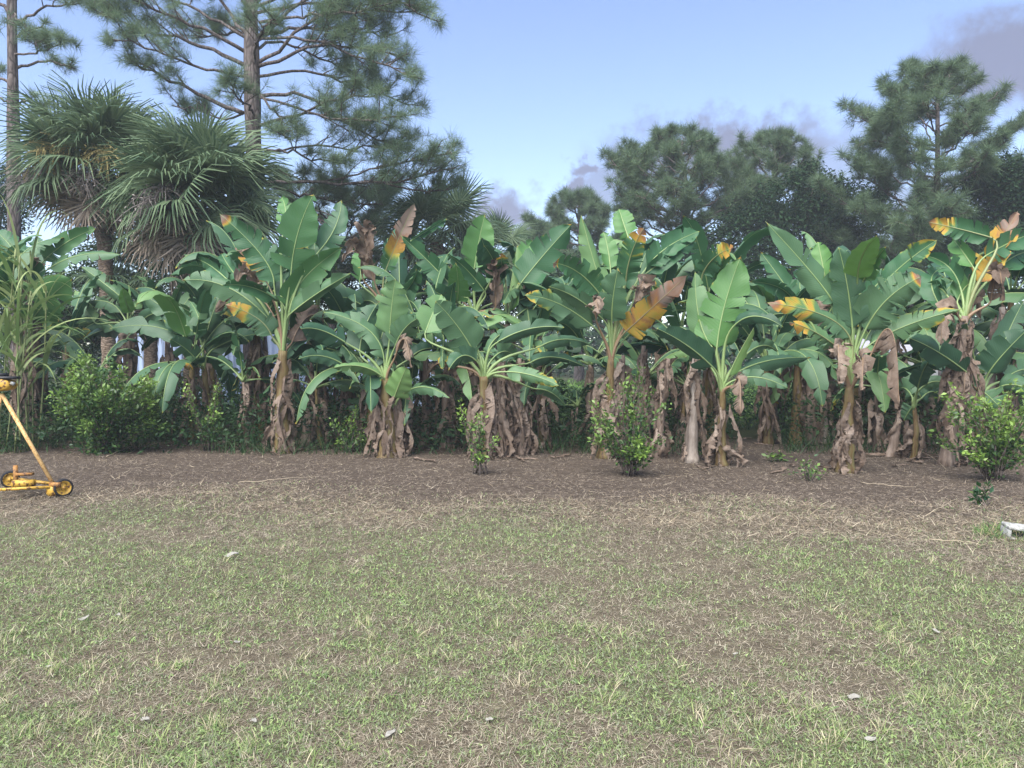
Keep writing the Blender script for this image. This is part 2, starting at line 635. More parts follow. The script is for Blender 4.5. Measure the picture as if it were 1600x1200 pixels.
def blades(mb, base, d, length, width, r, bend=0.5, segs=2, **attrs):
    """grass-like blades bending under gravity: base (n,3), d (n,3) initial direction"""
    n = len(base)
    side = norm(np.cross(d, np.array([0, 0, 1.0]) + r.normal(size=(n, 3)) * 0.35))
    rows = []
    p = base.copy(); dd = d.copy()
    for k in range(segs + 1):
        f = k / segs
        w = (width * (1 - f ** 1.6) if k < segs else np.zeros(n))[:, None] * 0.5
        if k < segs:
            rows += [p - side * w, p + side * w]
        else:
            rows += [p]
        p = p + dd * (length / segs)[:, None]
        dd = dd.copy(); dd[:, 2] -= bend / segs
        dd = norm(dd)
    m = len(rows)
    v = np.stack(rows, 1).reshape(-1, 3)
    b = np.arange(n)[:, None] * m
    q = [b + np.array([[2 * k, 2 * k + 1, 2 * k + 3, 2 * k + 2]]) for k in range(segs - 1)]
    t = b + np.array([[m - 3, m - 2, m - 1]])
    at = {k: np.repeat(a, m, axis=0) for k, a in attrs.items()}
    mb.add(v, tris=t, quads=np.concatenate(q) if q else None, **at)


# ------------------------------------------------------------------ banana plants


def blade_mesh(mid, S, Nn, W, fold, tatter, crumple, agef, tone, r, mat, rows_per=0.06, cols=4):
    """a banana leaf blade: mid (n,3) midrib points from blade base to tip, S side vectors, Nn upper normals.
    Each half is cut into strips at the tears; strips droop and shrink on their own."""
    n = len(mid)
    sgrid = np.linspace(0, 1, n)
    mb = MB()

    def at(arr, s):
        s = np.clip(s, 0, 1)
        return np.stack([np.interp(s, sgrid, arr[:, k]) for k in range(3)], -1)
    ph = r.random(8) * 6.28
    for side in (-1, 1):
        nt = int(round(tatter * 16))
        cuts = np.sort(r.random(nt) * 0.9 + 0.06) if nt else np.array([])
        ed = [0.0] + [c for c in cuts] + [1.0]
        ed = [e for i, e in enumerate(ed) if i == 0 or e - ed[i - 1] > 0.015 or e == 1.0]
        foldside = fold + r.normal() * 0.20
        for a, b in zip(ed[:-1], ed[1:]):
            k = max(2, int(math.ceil((b - a) / rows_per)) + 1)
            s = np.linspace(a, b, k)[:, None]
            u = np.linspace(0, 1, cols + 1)[None, :]
            torn = 1.0 if nt else 0.0
            off = r.normal() * 0.22 * torn + (abs(r.normal()) * 0.3 * torn)
            shrink = (0.05 + 0.22 * r.random()) * torn
            lenf = 1 - torn * r.random() * 0.18
            c0 = 0.5 * (a + b)
            se = s + (c0 - s) * shrink * u ** 2 + 0.07 * u * np.sin(math.pi * np.clip(s, 0, 1))
            prof = np.clip(s / 0.10, 0, 1) ** 0.55 * np.clip(1 - s ** 3.4, 0, 1) ** 0.75
            edge = 1 + 0.035 * np.sin(s * 31 + ph[0] + side) + 0.03 * np.sin(s * 67 + ph[1])
            if crumple:
                edge = edge * (0.72 + 0.45 * r.random(s.shape))
            w = 0.5 * W * prof * edge * lenf
            ang = foldside + off * u + 0.35 * fold * u
            lat = w * u * np.cos(ang)
            dn = -w * u * np.sin(ang)
            rip = 0.014 * u * np.sin(s * 26 + ph[2] + side * 2) + 0.008 * u * np.sin(s * 55 + ph[3])
            if crumple:
                rip = rip + crumple * (np.sin(s * 13 + u * 5 * side + ph[4]) * 0.5 + np.sin(s * 29 - u * 7 + ph[5]) * 0.35 + np.sin(u * 9 + s * 5 + ph[6]) * 0.5 + np.sin(s * 61 + u * 11 * side + ph[0]) * 0.22) * (0.25 + u)
                lat = lat + crumple * 0.7 * np.sin(s * 19 + ph[7]) * u
            flat = np.clip(se, 0, 1).ravel()
            m = at(mid, flat).reshape(k, cols + 1, 3)
            sv = norm(at(S, flat)).reshape(k, cols + 1, 3)
            nv = norm(at(Nn, flat)).reshape(k, cols + 1, 3)
            v = m + sv * (side * lat)[..., None] + nv * (dn + rip)[..., None]
            i, j = np.meshgrid(np.arange(k - 1), np.arange(cols), indexing='ij')
            q0 = i * (cols + 1) + j
            if side > 0:
                q = np.stack([q0, q0 + cols + 1, q0 + cols + 2, q0 + 1], -1).reshape(-1, 4)
            else:
                q = np.stack([q0, q0 + 1, q0 + cols + 2, q0 + cols + 1], -1).reshape(-1, 4)
            uu = np.broadcast_to(u * side, (k, cols + 1)).ravel()
            ss = np.broadcast_to(s, (k, cols + 1)).ravel()
            luv = np.stack([ss, uu, np.zeros_like(ss)], -1)
            mb.add(v.reshape(-1, 3), quads=q, luv=luv, age=agef(ss, uu), tone=np.full(len(ss), tone))
    return mb.mesh('leaf', mat)


def age_fn(code, r):
    p = r.random(4) * 6.28

    def f(s, u):
        n = 0.5 + 0.25 * np.sin(s * 17 + p[0]) + 0.25 * np.sin(s * 41 + p[1] + 2 * u)
        tip = 0.5 * sstep(0.95, 1.0, s)
        rim = 0.38 * sstep(0.93, 1.0, np.abs(u)) * sstep(0.78, 0.95, n)
        if code == 'y':
            return sstep(0.48, 0.86, s + 0.45 * (n - 0.5) + 0.10 * np.abs(u)) * 0.52 + 0.38 * sstep(.84, 1, s + 0.2 * (n - 0.5))
        if code == 'o':
            return 0.47 + 0.20 * sstep(.6, .9, n) + 0.42 * sstep(0.50, 0.8, s + 0.35 * (n - 0.5))
        if code == 'x':
            return 0.12 + 0.45 * sstep(0.12, 0.36, s) + 0.43 * sstep(0.42, 0.62, s)
        if code == 's':
            return np.maximum(tip + rim, 0.48 * sstep(0.35, 0.95, np.abs(u) + 0.7 * (n - 0.5)) * sstep(0.35, 0.7, s))
        if code == 't':
            return tip + rim + 0.9 * sstep(0.86, 0.95, s)
        return tip + rim
    return f


TONE = {'g': 0.42, 'k': 0.12, 'l': 0.72, 'b': 0.95, 'y': 0.5, 'o': 0.5, 'x': 0.5, 's': 0.48, 't': 0.4}
TAT = {'g': 0.22, 'k': 0.14, 'l': 0.16, 'b': 0.0, 'y': 0.75, 'o': 0.55, 'x': 0.8, 's': 0.45, 't': 0.9}


def add_midrib(leaf, pts, r0, r1, age, n_pet):
    n = len(pts)
    rad = np.concatenate([np.linspace(r0, r1, n_pet), np.linspace(r1, 0.003, n - n_pet)])
    v, q, t = tube(pts, rad, 5)
    mb = MB(); mb.add(v, tris=t, quads=q, age=age)
    return mb.build('midrib', 'rib', leaf)


def pix_leaf(plant, base, C, Y0, ent, r):
    code = ent[0]
    x0, y0, x1, y1, x2, y2, wpx = ent[1:8]
    wpx = wpx * (1.14 if wpx > 13 else 1.0)
    opt = ent[8] if len(ent) > 8 else {}
    low = code.lower()
    f = Y0 / F
    lpx = math.hypot(x1 - x0, y1 - y0) + math.hypot(x2 - x1, y2 - y1)
    L = lpx * f
    want = opt.get('L', max(1.35, L))
    dz = opt.get('dz')
    if dz is None:
        dz = min(0.75, math.sqrt(max(0.0, want ** 2 - L ** 2)) * 0.6) * (1 if r.random() < 0.5 else -1) + r.normal() * 0.08
    yo = opt.get('y', 0.0)
    pb = P(x0, y0, Y0 + yo + 0.25 * dz); pm = P(x1, y1, Y0 + yo + 0.6 * dz); pt = P(x2, y2, Y0 + yo + dz)
    ctrl = 2 * pm - 0.5 * (pb + pt)
    n = 22
    mid = bez2(pb, ctrl, pt, n)
    tdir = norm(mid[1] - mid[0])
    C3 = P(C[0], C[1], Y0) - np.array([0, 0, 0.12])
    dl = np.linalg.norm(pb - C3)
    pet = bez3(C3, C3 + np.array([0, 0, 0.4 * dl]) + (pb - C3) * 0.1, pb - tdir * 0.24 * dl, pb, 9)[:-1]
    T = norm(np.gradient(mid, axis=0))
    V = norm(np.array([0, 0, CH]) - mid)
    Sf = norm(np.cross(T, V))
    Nf = np.cross(Sf, T)
    L3 = np.linalg.norm(np.diff(mid, axis=0), axis=1).sum()
    w = wpx * f
    W = max(w, min(0.62, 0.30 * L3))
    c = min(1.0, w / W)
    under = opt.get('u', (y0 + y1 + y2) / 3 < 470)
    sg = -1.0 if under else 1.0
    q = 1.0 if Sf[n // 2][2] >= 0 else -1.0
    s_ = math.sqrt(max(0, 1 - c * c))
    Nn = norm(sg * c * Nf + q * s_ * Sf)
    S = norm(np.cross(T, Nn))
    tw = r.normal() * 0.45 * (np.linspace(0, 1, n)[:, None] - 0.35)
    S, Nn = S * np.cos(tw) + Nn * np.sin(tw), Nn * np.cos(tw) - S * np.sin(tw)
    dead = low == 'd'
    fold = opt.get('fold', r.uniform(0.08, 0.34) if abs(T[n // 2][2]) < 0.75 else r.uniform(-0.30, 0.12))
    tat = opt.get('t', TAT.get(low, 0.1))
    tone = min(1, max(0, TONE.get(low, 0.4) + r.normal() * 0.07))
    af = age_fn(low, r)
    if dead:
        me = blade_mesh(mid, S, Nn, W * 1.1, opt.get('fold', 0.55), 0.75, 0.04, lambda s, u: np.ones_like(s), 0.5, r, 'dead')
        o = link('dead_leaf', me, plant)
    else:
        me = blade_mesh(mid, S, Nn, W, fold, tat, 0.0, af, tone, r, 'bleaf')
        o = link('leaf', me, plant)
    off = np.array(base)
    me.vertices.foreach_get('co', (buf := np.empty(len(me.vertices) * 3, np.float32)))
    buf = buf.reshape(-1, 3) - off.astype(np.float32)
    me.vertices.foreach_set('co', buf.ravel())
    pts = np.concatenate([pet, mid]) - off
    ageb = {'y': 0.35, 'o': 0.8, 'x': 0.4, 'd': 1.0}.get(low, 0.0)
    add_midrib(o, pts, 0.036, 0.013, ageb, len(pet))
    return o


def free_leaf(plant, C, az, el, L, W, code, r, droop=1.0):
    """leaf of a plant in local coordinates; C local crown point"""
    d = np.array([math.sin(az) * math.cos(el), math.cos(az) * math.cos(el), math.sin(el)])
    n = 22
    pl = 0.28 * L
    pts = [np.array(C, float)]
    step = (L + pl) / (n + 5)
    for k in range(n + 5):
        d = d + np.array([0, 0, -0.055 * droop * (k / 9.0)])
        d = d / np.linalg.norm(d)
        pts.append(pts[-1] + d * step)
    pts = np.array(pts)
    npet = 6
    mid = pts[npet:]
    T = norm(np.gradient(mid, axis=0))
    hs = np.array([math.cos(az), -math.sin(az), 0.0])
    tw = r.normal() * 0.35
    S = norm(hs - T * (T @ hs)[:, None])
    Nn = norm(np.cross(S, T))
    S, Nn = S * math.cos(tw) + Nn * math.sin(tw), Nn * math.cos(tw) - S * math.sin(tw)
    if Nn[len(Nn) // 3][2] < 0:
        Nn = -Nn; S = -S
    me = blade_mesh(mid, S, Nn, W, r.uniform(0.05, 0.4), TAT.get(code, 0.1), 0.0, age_fn(code, r), min(1, max(0, TONE[code] + r.normal() * 0.08)), r, 'bleaf', rows_per=0.085, cols=3)
    o = link('leaf', me, plant)
    add_midrib(o, pts, 0.034, 0.013, 0.0, npet)
    return o


# hanging dead leaves: eight shapes shared by all skirts, 1 m long, hanging from the origin and leaning out along +Y
SKIRT = []


def make_skirts():
    r = np.random.default_rng(11)
    for k in range(14):
        n = 18
        t = np.linspace(0, 1, n)
        out = 0.05 + r.uniform(0.03, 0.17) * np.sin(t * math.pi * r.uniform(0.5, 0.85)) + 0.02 * np.sin(t * 9 + k)
        mid = np.stack([0.05 * np.sin(t * 5 + k), out, -t + 0.06 * np.sin(t * math.pi)], -1)
        T = norm(np.gradient(mid, axis=0))
        tw = t * r.uniform(-1.6, 1.6) + r.uniform(-0.5, 0.5)
        S0 = norm(np.cross(T, np.array([0, 1.0, 0.15])))
        N0 = np.cross(S0, T)
        S = S0 * np.cos(tw)[:, None] + N0 * np.sin(tw)[:, None]
        Nn = N0 * np.cos(tw)[:, None] - S0 * np.sin(tw)[:, None]
        me = blade_mesh(mid, S, Nn, r.uniform(0.12, 0.25), r.uniform(0.3, 0.9), r.uniform(0.15, 0.6), 0.018,
                        lambda s, u: np.ones_like(s), 0.5, r, 'dead', rows_per=0.045, cols=3)
        me.name = 'dead_leaf'
        SKIRT.append(me)


make_skirts()


def add_skirt(plant, axis, n, r, lo=0.25, hi=0.95, lmin=0.5, lmax=1.1, rad=0.09):
    """n dead leaves hanging round the stem; axis = (base, top) local"""
    b, t = np.array(axis[0]), np.array(axis[1])
    H = np.linalg.norm(t - b)
    for k in range(n):
        f = r.uniform(lo, hi)
        az = r.random() * 6.283
        o = link('dead_leaf', SKIRT[r.integers(len(SKIRT))], plant)
        p = b + (t - b) * f + np.array([-math.sin(az), math.cos(az), 0]) * rad * 0.5
        L = min(r.uniform(lmin, lmax) * 1.15, f * H + 0.04)
        o.location = tuple(p)
        o.rotation_euler = (r.normal() * 0.10, r.normal() * 0.12, az)
        ws = r.uniform(0.7, 1.25)
        o.scale = (ws, ws, max(0.22, L))


def add_stem(plant, pts, r0, r1, mat, r):
    """pseudostem with overlapping sheath rims"""
    pts = np.array(pts, float)
    t = np.linspace(0, 1, 18)
    k = np.linspace(0, 1, len(pts))
    path = np.stack([np.interp(t, k, pts[:, j]) for j in range(3)], -1)
    path[1:-1, :2] += r.normal(size=(16, 2)) * 0.006
    rad = r0 + (r1 - r0) * t ** 0.8
    rad = rad * (1 + 0.25 * np.exp(-t * 14)) * (1 + 0.06 * np.sin(t * 23 + r.random() * 6))
    v, q, tr = tube(path, rad, 12)
    ang = np.tile(np.arange(12) / 12 * 6.283, 18)
    cen = np.repeat(path, 12, 0)
    v = cen + (v - cen) * (1 + 0.10 * np.sin(ang * 3 + np.repeat(t, 12) * 5 + r.random() * 6))[:, None]
    mb = MB(); mb.add(v, tris=tr, quads=q)
    return mb.build('stem', mat, plant)


def banana(label, base_px, crown_px, r_px, leaves, mat='stem_green', skirt=8, seed=0, extra_stems=(), group='banana plants in the row', Y=None, sk=(0.2, 0.95), crowns=None, sklen=(0.5, 1.1)):
    r = np.random.default_rng(100 + seed)
    g = G(*base_px)
    if Y is not None:
        g = P(base_px[0], base_px[1], Y)
    Y0 = g[1]
    base = np.array([g[0], g[1], float(ground_z(g[0], g[1])) - 0.01])
    pl = thing('banana_plant', base, label, 'banana plant', group)
    top = P(crown_px[0], crown_px[1], Y0) - base
    m = np.array([0, 0, 0]) * 0.5 + top * 0.5
    m[:2] += r.normal(size=2) * 0.02
    rr = r_px * Y0 / F
    add_stem(pl, [np.array([0, 0, -0.03]), m, top], rr * 1.15, rr * 0.52, mat, r)
    for (bx, tx, ty, rp, mt, dy) in extra_stems:
        b2 = P(bx, base_px[1], Y0) - base
        b2[2] = -0.03; b2[1] += dy
        t2 = P(tx, ty, Y0 + dy) - base
        add_stem(pl, [b2, (b2 + t2) / 2, t2], rp * Y0 / F * 1.1, rp * Y0 / F * 0.4, mt, r)
        add_skirt(pl, (b2, t2), 4, r, 0.93, 1.0, 0.35, 0.8, 0.03)
        add_skirt(pl, (b2, t2), max(5, int(skirt * 1.2)), r, sk[0], sk[1], sklen[0], sklen[1])
    add_skirt(pl, (np.zeros(3), top), int(skirt * 2.5), r, sk[0], sk[1], sklen[0], sklen[1], rr)
    for e in leaves:
        c = crown_px
        if len(e) > 8 and 'c' in e[8]:
            c = e[8]['c']
        pix_leaf(pl, base, c, Y0, e, r)
    return pl


D = dict
# each leaf: kind, blade base px, mid px, tip px, apparent width px, options
banana('tall banana plant with split yellow lower leaf, beside the thin pale green one', (443, 706), (442, 548), 13, [
    ('l', 455, 424, 466, 362, 490, 303, 62, D(dz=-.15, u=True)), ('k', 442, 466, 446, 432, 453, 398, 32),
    ('l', 450, 480, 478, 432, 535, 386, 48, D(u=True)), ('g', 454, 490, 495, 459, 548, 427, 38, D(u=False, dz=-.3)),
    ('g', 499, 392, 524, 354, 534, 312, 38, D(dz=.4)), ('l', 444, 352, 446, 328, 440, 308, 26, D(dz=.6)),
    ('t', 428, 442, 407, 397, 343, 334, 52), ('g', 438, 472, 394, 449, 346, 446, 34), ('g', 425, 505, 358, 450, 285, 438, 42, D(u=False)),
    ('y', 424, 524, 400, 496, 352, 476, 36, D(u=False, dz=-.3)), ('o', 416, 440, 394, 410, 370, 384, 30, D(t=.9)),
    ('g', 356, 438, 330, 416, 308, 405, 22), ('g', 372, 434, 357, 415, 346, 396, 26),
    ('d', 456, 535, 482, 494, 506, 505, 34), ('d', 412, 470, 380, 460, 336, 488, 30), ('d', 420, 460, 385, 425, 372, 440, 30),
    ('g', 470, 440, 486, 408, 492, 380, 34, D(dz=.5))], skirt=13, seed=1, sk=(0.15, 0.98))
banana('slender young banana plant with pale green stem left of the split yellow leaf', (326, 690), (318, 572), 7, [
    ('g', 308, 524, 262, 486, 220, 458, 34, D(u=False)), ('k', 302, 540, 245, 511, 170, 514, 30, D(u=False)),
    ('g', 320, 532, 330, 497, 342, 463, 32), ('g', 322, 552, 352, 522, 390, 500, 40, D(u=False)), ('k', 310, 566, 290, 545, 266, 530, 34, D(u=False)),
    ('k', 334, 545, 366, 530, 400, 522, 32), ('y', 312, 574, 300, 566, 293, 578, 22), ('g', 316, 520, 308, 490, 296, 470, 26)], skirt=4, seed=2, sk=(0.2, 0.45))
banana('low banana clump whose bright green sucker leaf stands up front, brown dead skirt', (606, 712), (602, 592), 14, [
    ('l', 609, 525, 612, 480, 618, 436, 52, D(dz=-.2, u=False)), ('g', 600, 562, 574, 514, 504, 487, 28, D(u=False)),
    ('k', 562, 550, 570, 512, 590, 474, 50), ('k', 541, 536, 502, 516, 470, 514, 40), ('k', 537, 570, 502, 556, 466, 561, 24),
    ('g', 618, 540, 632, 514, 652, 498, 42), ('d', 618, 556, 632, 530, 642, 574, 26), ('l', 597, 588, 562, 572, 520, 575, 26, D(dz=-.5, u=False)),
    ('g', 610, 612, 589, 598, 564, 596, 24, D(u=False)), ('b', 616, 622, 624, 600, 635, 574, 36, D(dz=-.4, u=False, c=(612, 640), t=0.0)),
    ('g', 634, 612, 667, 605, 703, 622, 20, D(u=False, c=(613, 640))), ('k', 590, 545, 600, 515, 612, 490, 46, D(dz=.4)),
    ('k', 640, 560, 665, 545, 690, 548, 26)], skirt=16, seed=3, sk=(0.3, 0.95), extra_stems=[(622, 622, 600, 9, 'stem_dry', .1)])
banana('small banana sucker with one hanging round leaf between two skirted stems', (556, 694), (561, 616), 5, [
    ('g', 562, 622, 561, 634, 557, 648, 34, D(u=False, L=.6)), ('k', 558, 608, 515, 573, 437, 582, 20, D(u=False)), ('k', 553, 606, 500, 556, 431, 561, 20, D(u=False)),
    ('k', 568, 606, 590, 600, 610, 612, 20)], skirt=4, seed=4)
banana('banana clump in the middle with drooping leaf lit pale along its midrib', (757, 716), (756, 588), 12, [
    ('g', 742, 553, 715, 510, 680, 470, 52, D(u=False)), ('g', 750, 556, 705, 549, 642, 558, 24, D(u=False)),
    ('g', 735, 532, 690, 515, 650, 528, 18, D(dz=.4)), ('l', 664, 522, 676, 490, 690, 460, 44, D(dz=.7)), ('g', 772, 558, 791, 549, 808, 562, 30, D(u=False)),
    ('k', 774, 537, 826, 514, 882, 512, 30, D(u=False)), ('k', 845, 541, 882, 530, 922, 538, 24), ('k', 830, 566, 867, 558, 914, 573, 28),
    ('s', 790, 581, 830, 586, 874, 603, 24, D(u=False, dz=-.5)), ('g', 838, 608, 862, 614, 884, 634, 24), ('k', 745, 565, 722, 556, 700, 580, 30),
    ('g', 762, 550, 775, 528, 800, 515, 24), ('d', 700, 570, 680, 570, 668, 590, 24), ('d', 742, 585, 716, 574, 690, 585, 20)],
    skirt=20, seed=5, extra_stems=[(786, 780, 560, 10, 'stem_dry', .3), (815, 812, 560, 8, 'stem_dry', .5)])
banana('banana plant behind the middle clump with big pale upright leaf near the sky gap', (735, 690), (742, 488), 12, [
    ('l', 741, 420, 748, 378, 758, 334, 52, D(u=True, dz=.1)), ('g', 705, 446, 665, 404, 626, 368, 34), ('g', 642, 376, 668, 360, 698, 342, 18),
    ('g', 758, 456, 728, 420, 698, 397, 28), ('k', 768, 428, 760, 398, 752, 370, 32), ('l', 714, 470, 716, 445, 712, 410, 34), ('d', 774, 480, 775, 410, 770, 455, 34, D(y=-.3)),
    ('k', 775, 470, 790, 440, 786, 410, 36), ('d', 722, 470, 700, 455, 690, 500, 30), ('g', 700, 480, 688, 460, 660, 452, 30)], skirt=10, seed=6, mat='stem_dry', sk=(.3, 1.0))
banana('banana plant with one leaf gone orange then brown at its raised tip', (600, 688), (598, 478), 11, [
    ('x', 602, 424, 622, 374, 648, 318, 30, D(dz=0)), ('l', 562, 440, 564, 415, 562, 390, 34), ('d', 566, 430, 574, 352, 580, 420, 40),
    ('d', 585, 440, 560, 380, 535, 410, 30), ('g', 604, 430, 604, 400, 606, 372, 12), ('k', 570, 480, 540, 465, 520, 470, 44), ('g', 620, 470, 645, 440, 650, 420, 30),
    ('g', 590, 480, 570, 470, 545, 490, 40), ('k', 622, 480, 640, 470, 655, 490, 30)], skirt=10, seed=7, mat='stem_dry', sk=(.4, 1.0))
banana('banana plant with large greyish slanting leaf against the sky gap', (800, 690), (792, 506), 11, [
    ('g', 812, 445, 850, 398, 894, 349, 52, D(u=True)), ('l', 815, 428, 822, 400, 832, 376, 40), ('b', 790, 490, 800, 434, 808, 384, 11, D(fold=1.2, t=0.0)),
    ('k', 784, 440, 770, 405, 756, 384, 36), ('y', 788, 430, 784, 412, 784, 395, 22), ('k', 806, 470, 830, 460, 850, 440, 36), ('d', 800, 460, 818, 440, 822, 470, 22),
    ('k', 812, 490, 840, 480, 870, 500, 30)], skirt=9, seed=8, mat='stem_dry', sk=(.4, 1.0))
banana('banana plant holding a long orange and brown leaf out to the right', (944, 716), (955, 560), 10, [
    ('l', 946, 464, 926, 402, 908, 336, 36, D(u=False)), ('k', 956, 502, 958, 465, 966, 418, 50, D(u=False, dz=-.4)), ('g', 972, 508, 995, 479, 1020, 454, 30),
    ('s', 928, 511, 872, 474, 820, 462, 32), ('g', 943, 500, 901, 466, 858, 448, 30), ('t', 936, 458, 901, 424, 864, 411, 46), ('l', 954, 422, 950, 390, 943, 362, 30, D(dz=.3)),
    ('y', 978, 440, 986, 398, 1006, 356, 38), ('l', 982, 372, 973, 345, 967, 326, 36, D(dz=.4)), ('g', 1012, 416, 1046, 384, 1094, 361, 38, D(u=True)),
    ('g', 1006, 430, 1050, 398, 1088, 376, 30), ('o', 978, 518, 1010, 489, 1074, 430, 46, D(dz=-.4, u=False, fold=.05)), ('d', 1000, 470, 1005, 440, 990, 480, 28),
    ('d', 932, 500, 930, 470, 936, 490, 18), ('g', 992, 460, 1000, 420, 1012, 390, 36, D(dz=.5)), ('k', 985, 520, 1030, 470, 1060, 462, 34, D(dz=.4))],
    skirt=13, seed=9, extra_stems=[(972, 974, 555, 8, 'stem_dry', .5), (1002, 1006, 540, 8, 'stem_dry', .7)])
banana('banana plant with huge oval upright leaf and a rolled bright new leaf', (1127, 727), (1128, 604), 8, [
    ('l', 1120, 545, 1132, 478, 1158, 399, 66, D(dz=.1, u=True)), ('k', 1114, 574, 1074, 540, 1026, 513, 44, D(u=False)), ('b', 1138, 588, 1156, 550, 1178, 512, 18, D(fold=.9, t=0.0, dz=-.3)),
    ('k', 1152, 582, 1203, 563, 1268, 559, 28, D(u=False)), ('g', 1148, 594, 1187, 590, 1232, 607, 24, D(u=False, dz=-.4)), ('l', 1111, 540, 1092, 495, 1086, 424, 44, D(dz=.3)),
    ('k', 1146, 510, 1180, 494, 1224, 511, 26), ('d', 1132, 606, 1124, 580, 1116, 615, 26), ('d', 1148, 600, 1156, 596, 1157, 650, 20), ('y', 1098, 428, 1117, 402, 1147, 387, 36, D(y=.6)),
    ('k', 1132, 570, 1124, 555, 1136, 540, 36), ('g', 1160, 560, 1190, 540, 1215, 550, 26, D(dz=.6)), ('k', 1104, 560, 1090, 530, 1062, 510, 34, D(dz=.5))],
    skirt=7, seed=10, sk=(.1, .9), extra_stems=[(1090, 1086, 560, 11, 'stem_pale', .4), (1042, 1044, 560, 9, 'stem_dry', .9)])
banana('broad banana plant with fanned crown and long pale dead leaf hanging right', (1320, 738), (1328, 604), 12, [
    ('g', 1303, 474, 1266, 424, 1196, 346, 40, D(u=False, fold=-.2)), ('l', 1294, 458, 1285, 412, 1278, 378, 36, D(dz=.3)), ('k', 1332, 514, 1324, 447, 1310, 386, 50, D(u=False, dz=-.2)),
    ('b', 1340, 434, 1348, 398, 1370, 369, 36, D(t=0.0)), ('l', 1348, 440, 1367, 408, 1385, 385, 28), ('s', 1378, 446, 1418, 408, 1464, 375, 38, D(u=True)),
    ('t', 1352, 516, 1387, 467, 1440, 432, 66), ('s', 1360, 538, 1418, 508, 1502, 483, 36, D(u=False, dz=-.3)), ('y', 1328, 528, 1285, 492, 1195, 473, 32, D(u=False, dz=-.2)),
    ('y', 1314, 548, 1277, 521, 1234, 503, 30, D(u=False)), ('d', 1362, 552, 1394, 520, 1404, 642, 34, D(dz=-.4)), ('g', 1312, 470, 1300, 440, 1296, 410, 36, D(dz=.4)),
    ('d', 1340, 590, 1348, 560, 1346, 610, 26), ('d', 1316, 570, 1310, 540, 1312, 600, 22), ('g', 1362, 500, 1390, 490, 1420, 500, 30), ('g', 1350, 470, 1375, 440, 1402, 420, 34, D(dz=.4))],
    skirt=9, seed=11, sk=(.3, .95), sklen=(.45, .8))
banana('dead bleached banana stems behind the fanned banana plant', (1284, 694), (1285, 548), 11, [
    ('d', 1272, 540, 1280, 470, 1275, 520, 26), ('g', 1248, 478, 1219, 435, 1188, 393, 34), ('g', 1240, 470, 1215, 448, 1170, 440, 34), ('k', 1250, 500, 1220, 490, 1160, 505, 34),
    ('g', 1262, 480, 1250, 450, 1255, 420, 36), ('g', 1300, 480, 1320, 450, 1340, 440, 36)], mat='stem_pale', skirt=3, seed=12, sk=(.3, .9),
    extra_stems=[(1263, 1264, 545, 10, 'stem_dry', -.1), (1240, 1246, 540, 10, 'stem_green', -.15)])
banana('leaning banana plant at the right with orange leaf and yellow tipped leaf', (1477, 727), (1508, 494), 10, [
    ('y', 1548, 371, 1500, 358, 1450, 347, 34, D(u=True)), ('g', 1500, 448, 1480, 415, 1444, 399, 40), ('l', 1521, 418, 1502, 390, 1488, 373, 36),
    ('o', 1526, 443, 1557, 389, 1590, 330, 42, D(t=.8, fold=.1)), ('g', 1557, 425, 1590, 398, 1632, 392, 46), ('g', 1540, 400, 1580, 378, 1625, 360, 40, D(dz=.4)),
    ('k', 1511, 582, 1464, 549, 1420, 528, 40, D(u=False, c=(1516, 600))), ('l', 1496, 470, 1520, 440, 1553, 445, 40), ('g', 1480, 462, 1462, 450, 1440, 470, 36),
    ('d', 1520, 480, 1528, 440, 1532, 500, 30), ('d', 1500, 500, 1480, 480, 1470, 540, 34), ('d', 1548, 470, 1560, 420, 1566, 470, 30), ('g', 1470, 480, 1455, 440, 1470, 420, 34)],
    mat='stem_dry', skirt=14, seed=13, sk=(.4, 1.0))
banana('banana plant at the right edge with broad dark leaves above the citrus shrub', (1532, 722), (1534, 612), 9, [
    ('k', 1544, 584, 1566, 555, 1607, 513, 56, D(u=False)), ('g', 1536, 612, 1548, 622, 1562, 636, 46, D(u=False, dz=-.4, L=.7)), ('g', 1572, 592, 1600, 577, 1640, 580, 32, D(u=False)),
    ('k', 1560, 606, 1590, 602, 1630, 620, 34), ('g', 1532, 604, 1518, 540, 1511, 505, 7, D(fold=1.2, t=0.0)), ('d', 1520, 600, 1512, 560, 1506, 620, 26), ('k', 1555, 575, 1575, 520, 1600, 470, 40, D(dz=.5))],
    skirt=8, seed=14, extra_stems=[(1560, 1566, 480, 10, 'stem_pale', .5)])
banana('small banana sucker with thin upright stem left of the leaning banana plant', (1428, 716), (1428, 628), 5, [
    ('g', 1434, 612, 1460, 596, 1492, 606, 22, D(u=False, L=.8)), ('g', 1426, 636, 1419, 645, 1412, 657, 28, D(u=False, L=.5)), ('k', 1440, 622, 1458, 612, 1474, 626, 30),
    ('g', 1424, 618, 1412, 606, 1400, 612, 30), ('k', 1434, 608, 1440, 585, 1450, 566, 26)], skirt=3, seed=15, extra_stems=[(1405, 1408, 640, 9, 'stem_dry', .3)])
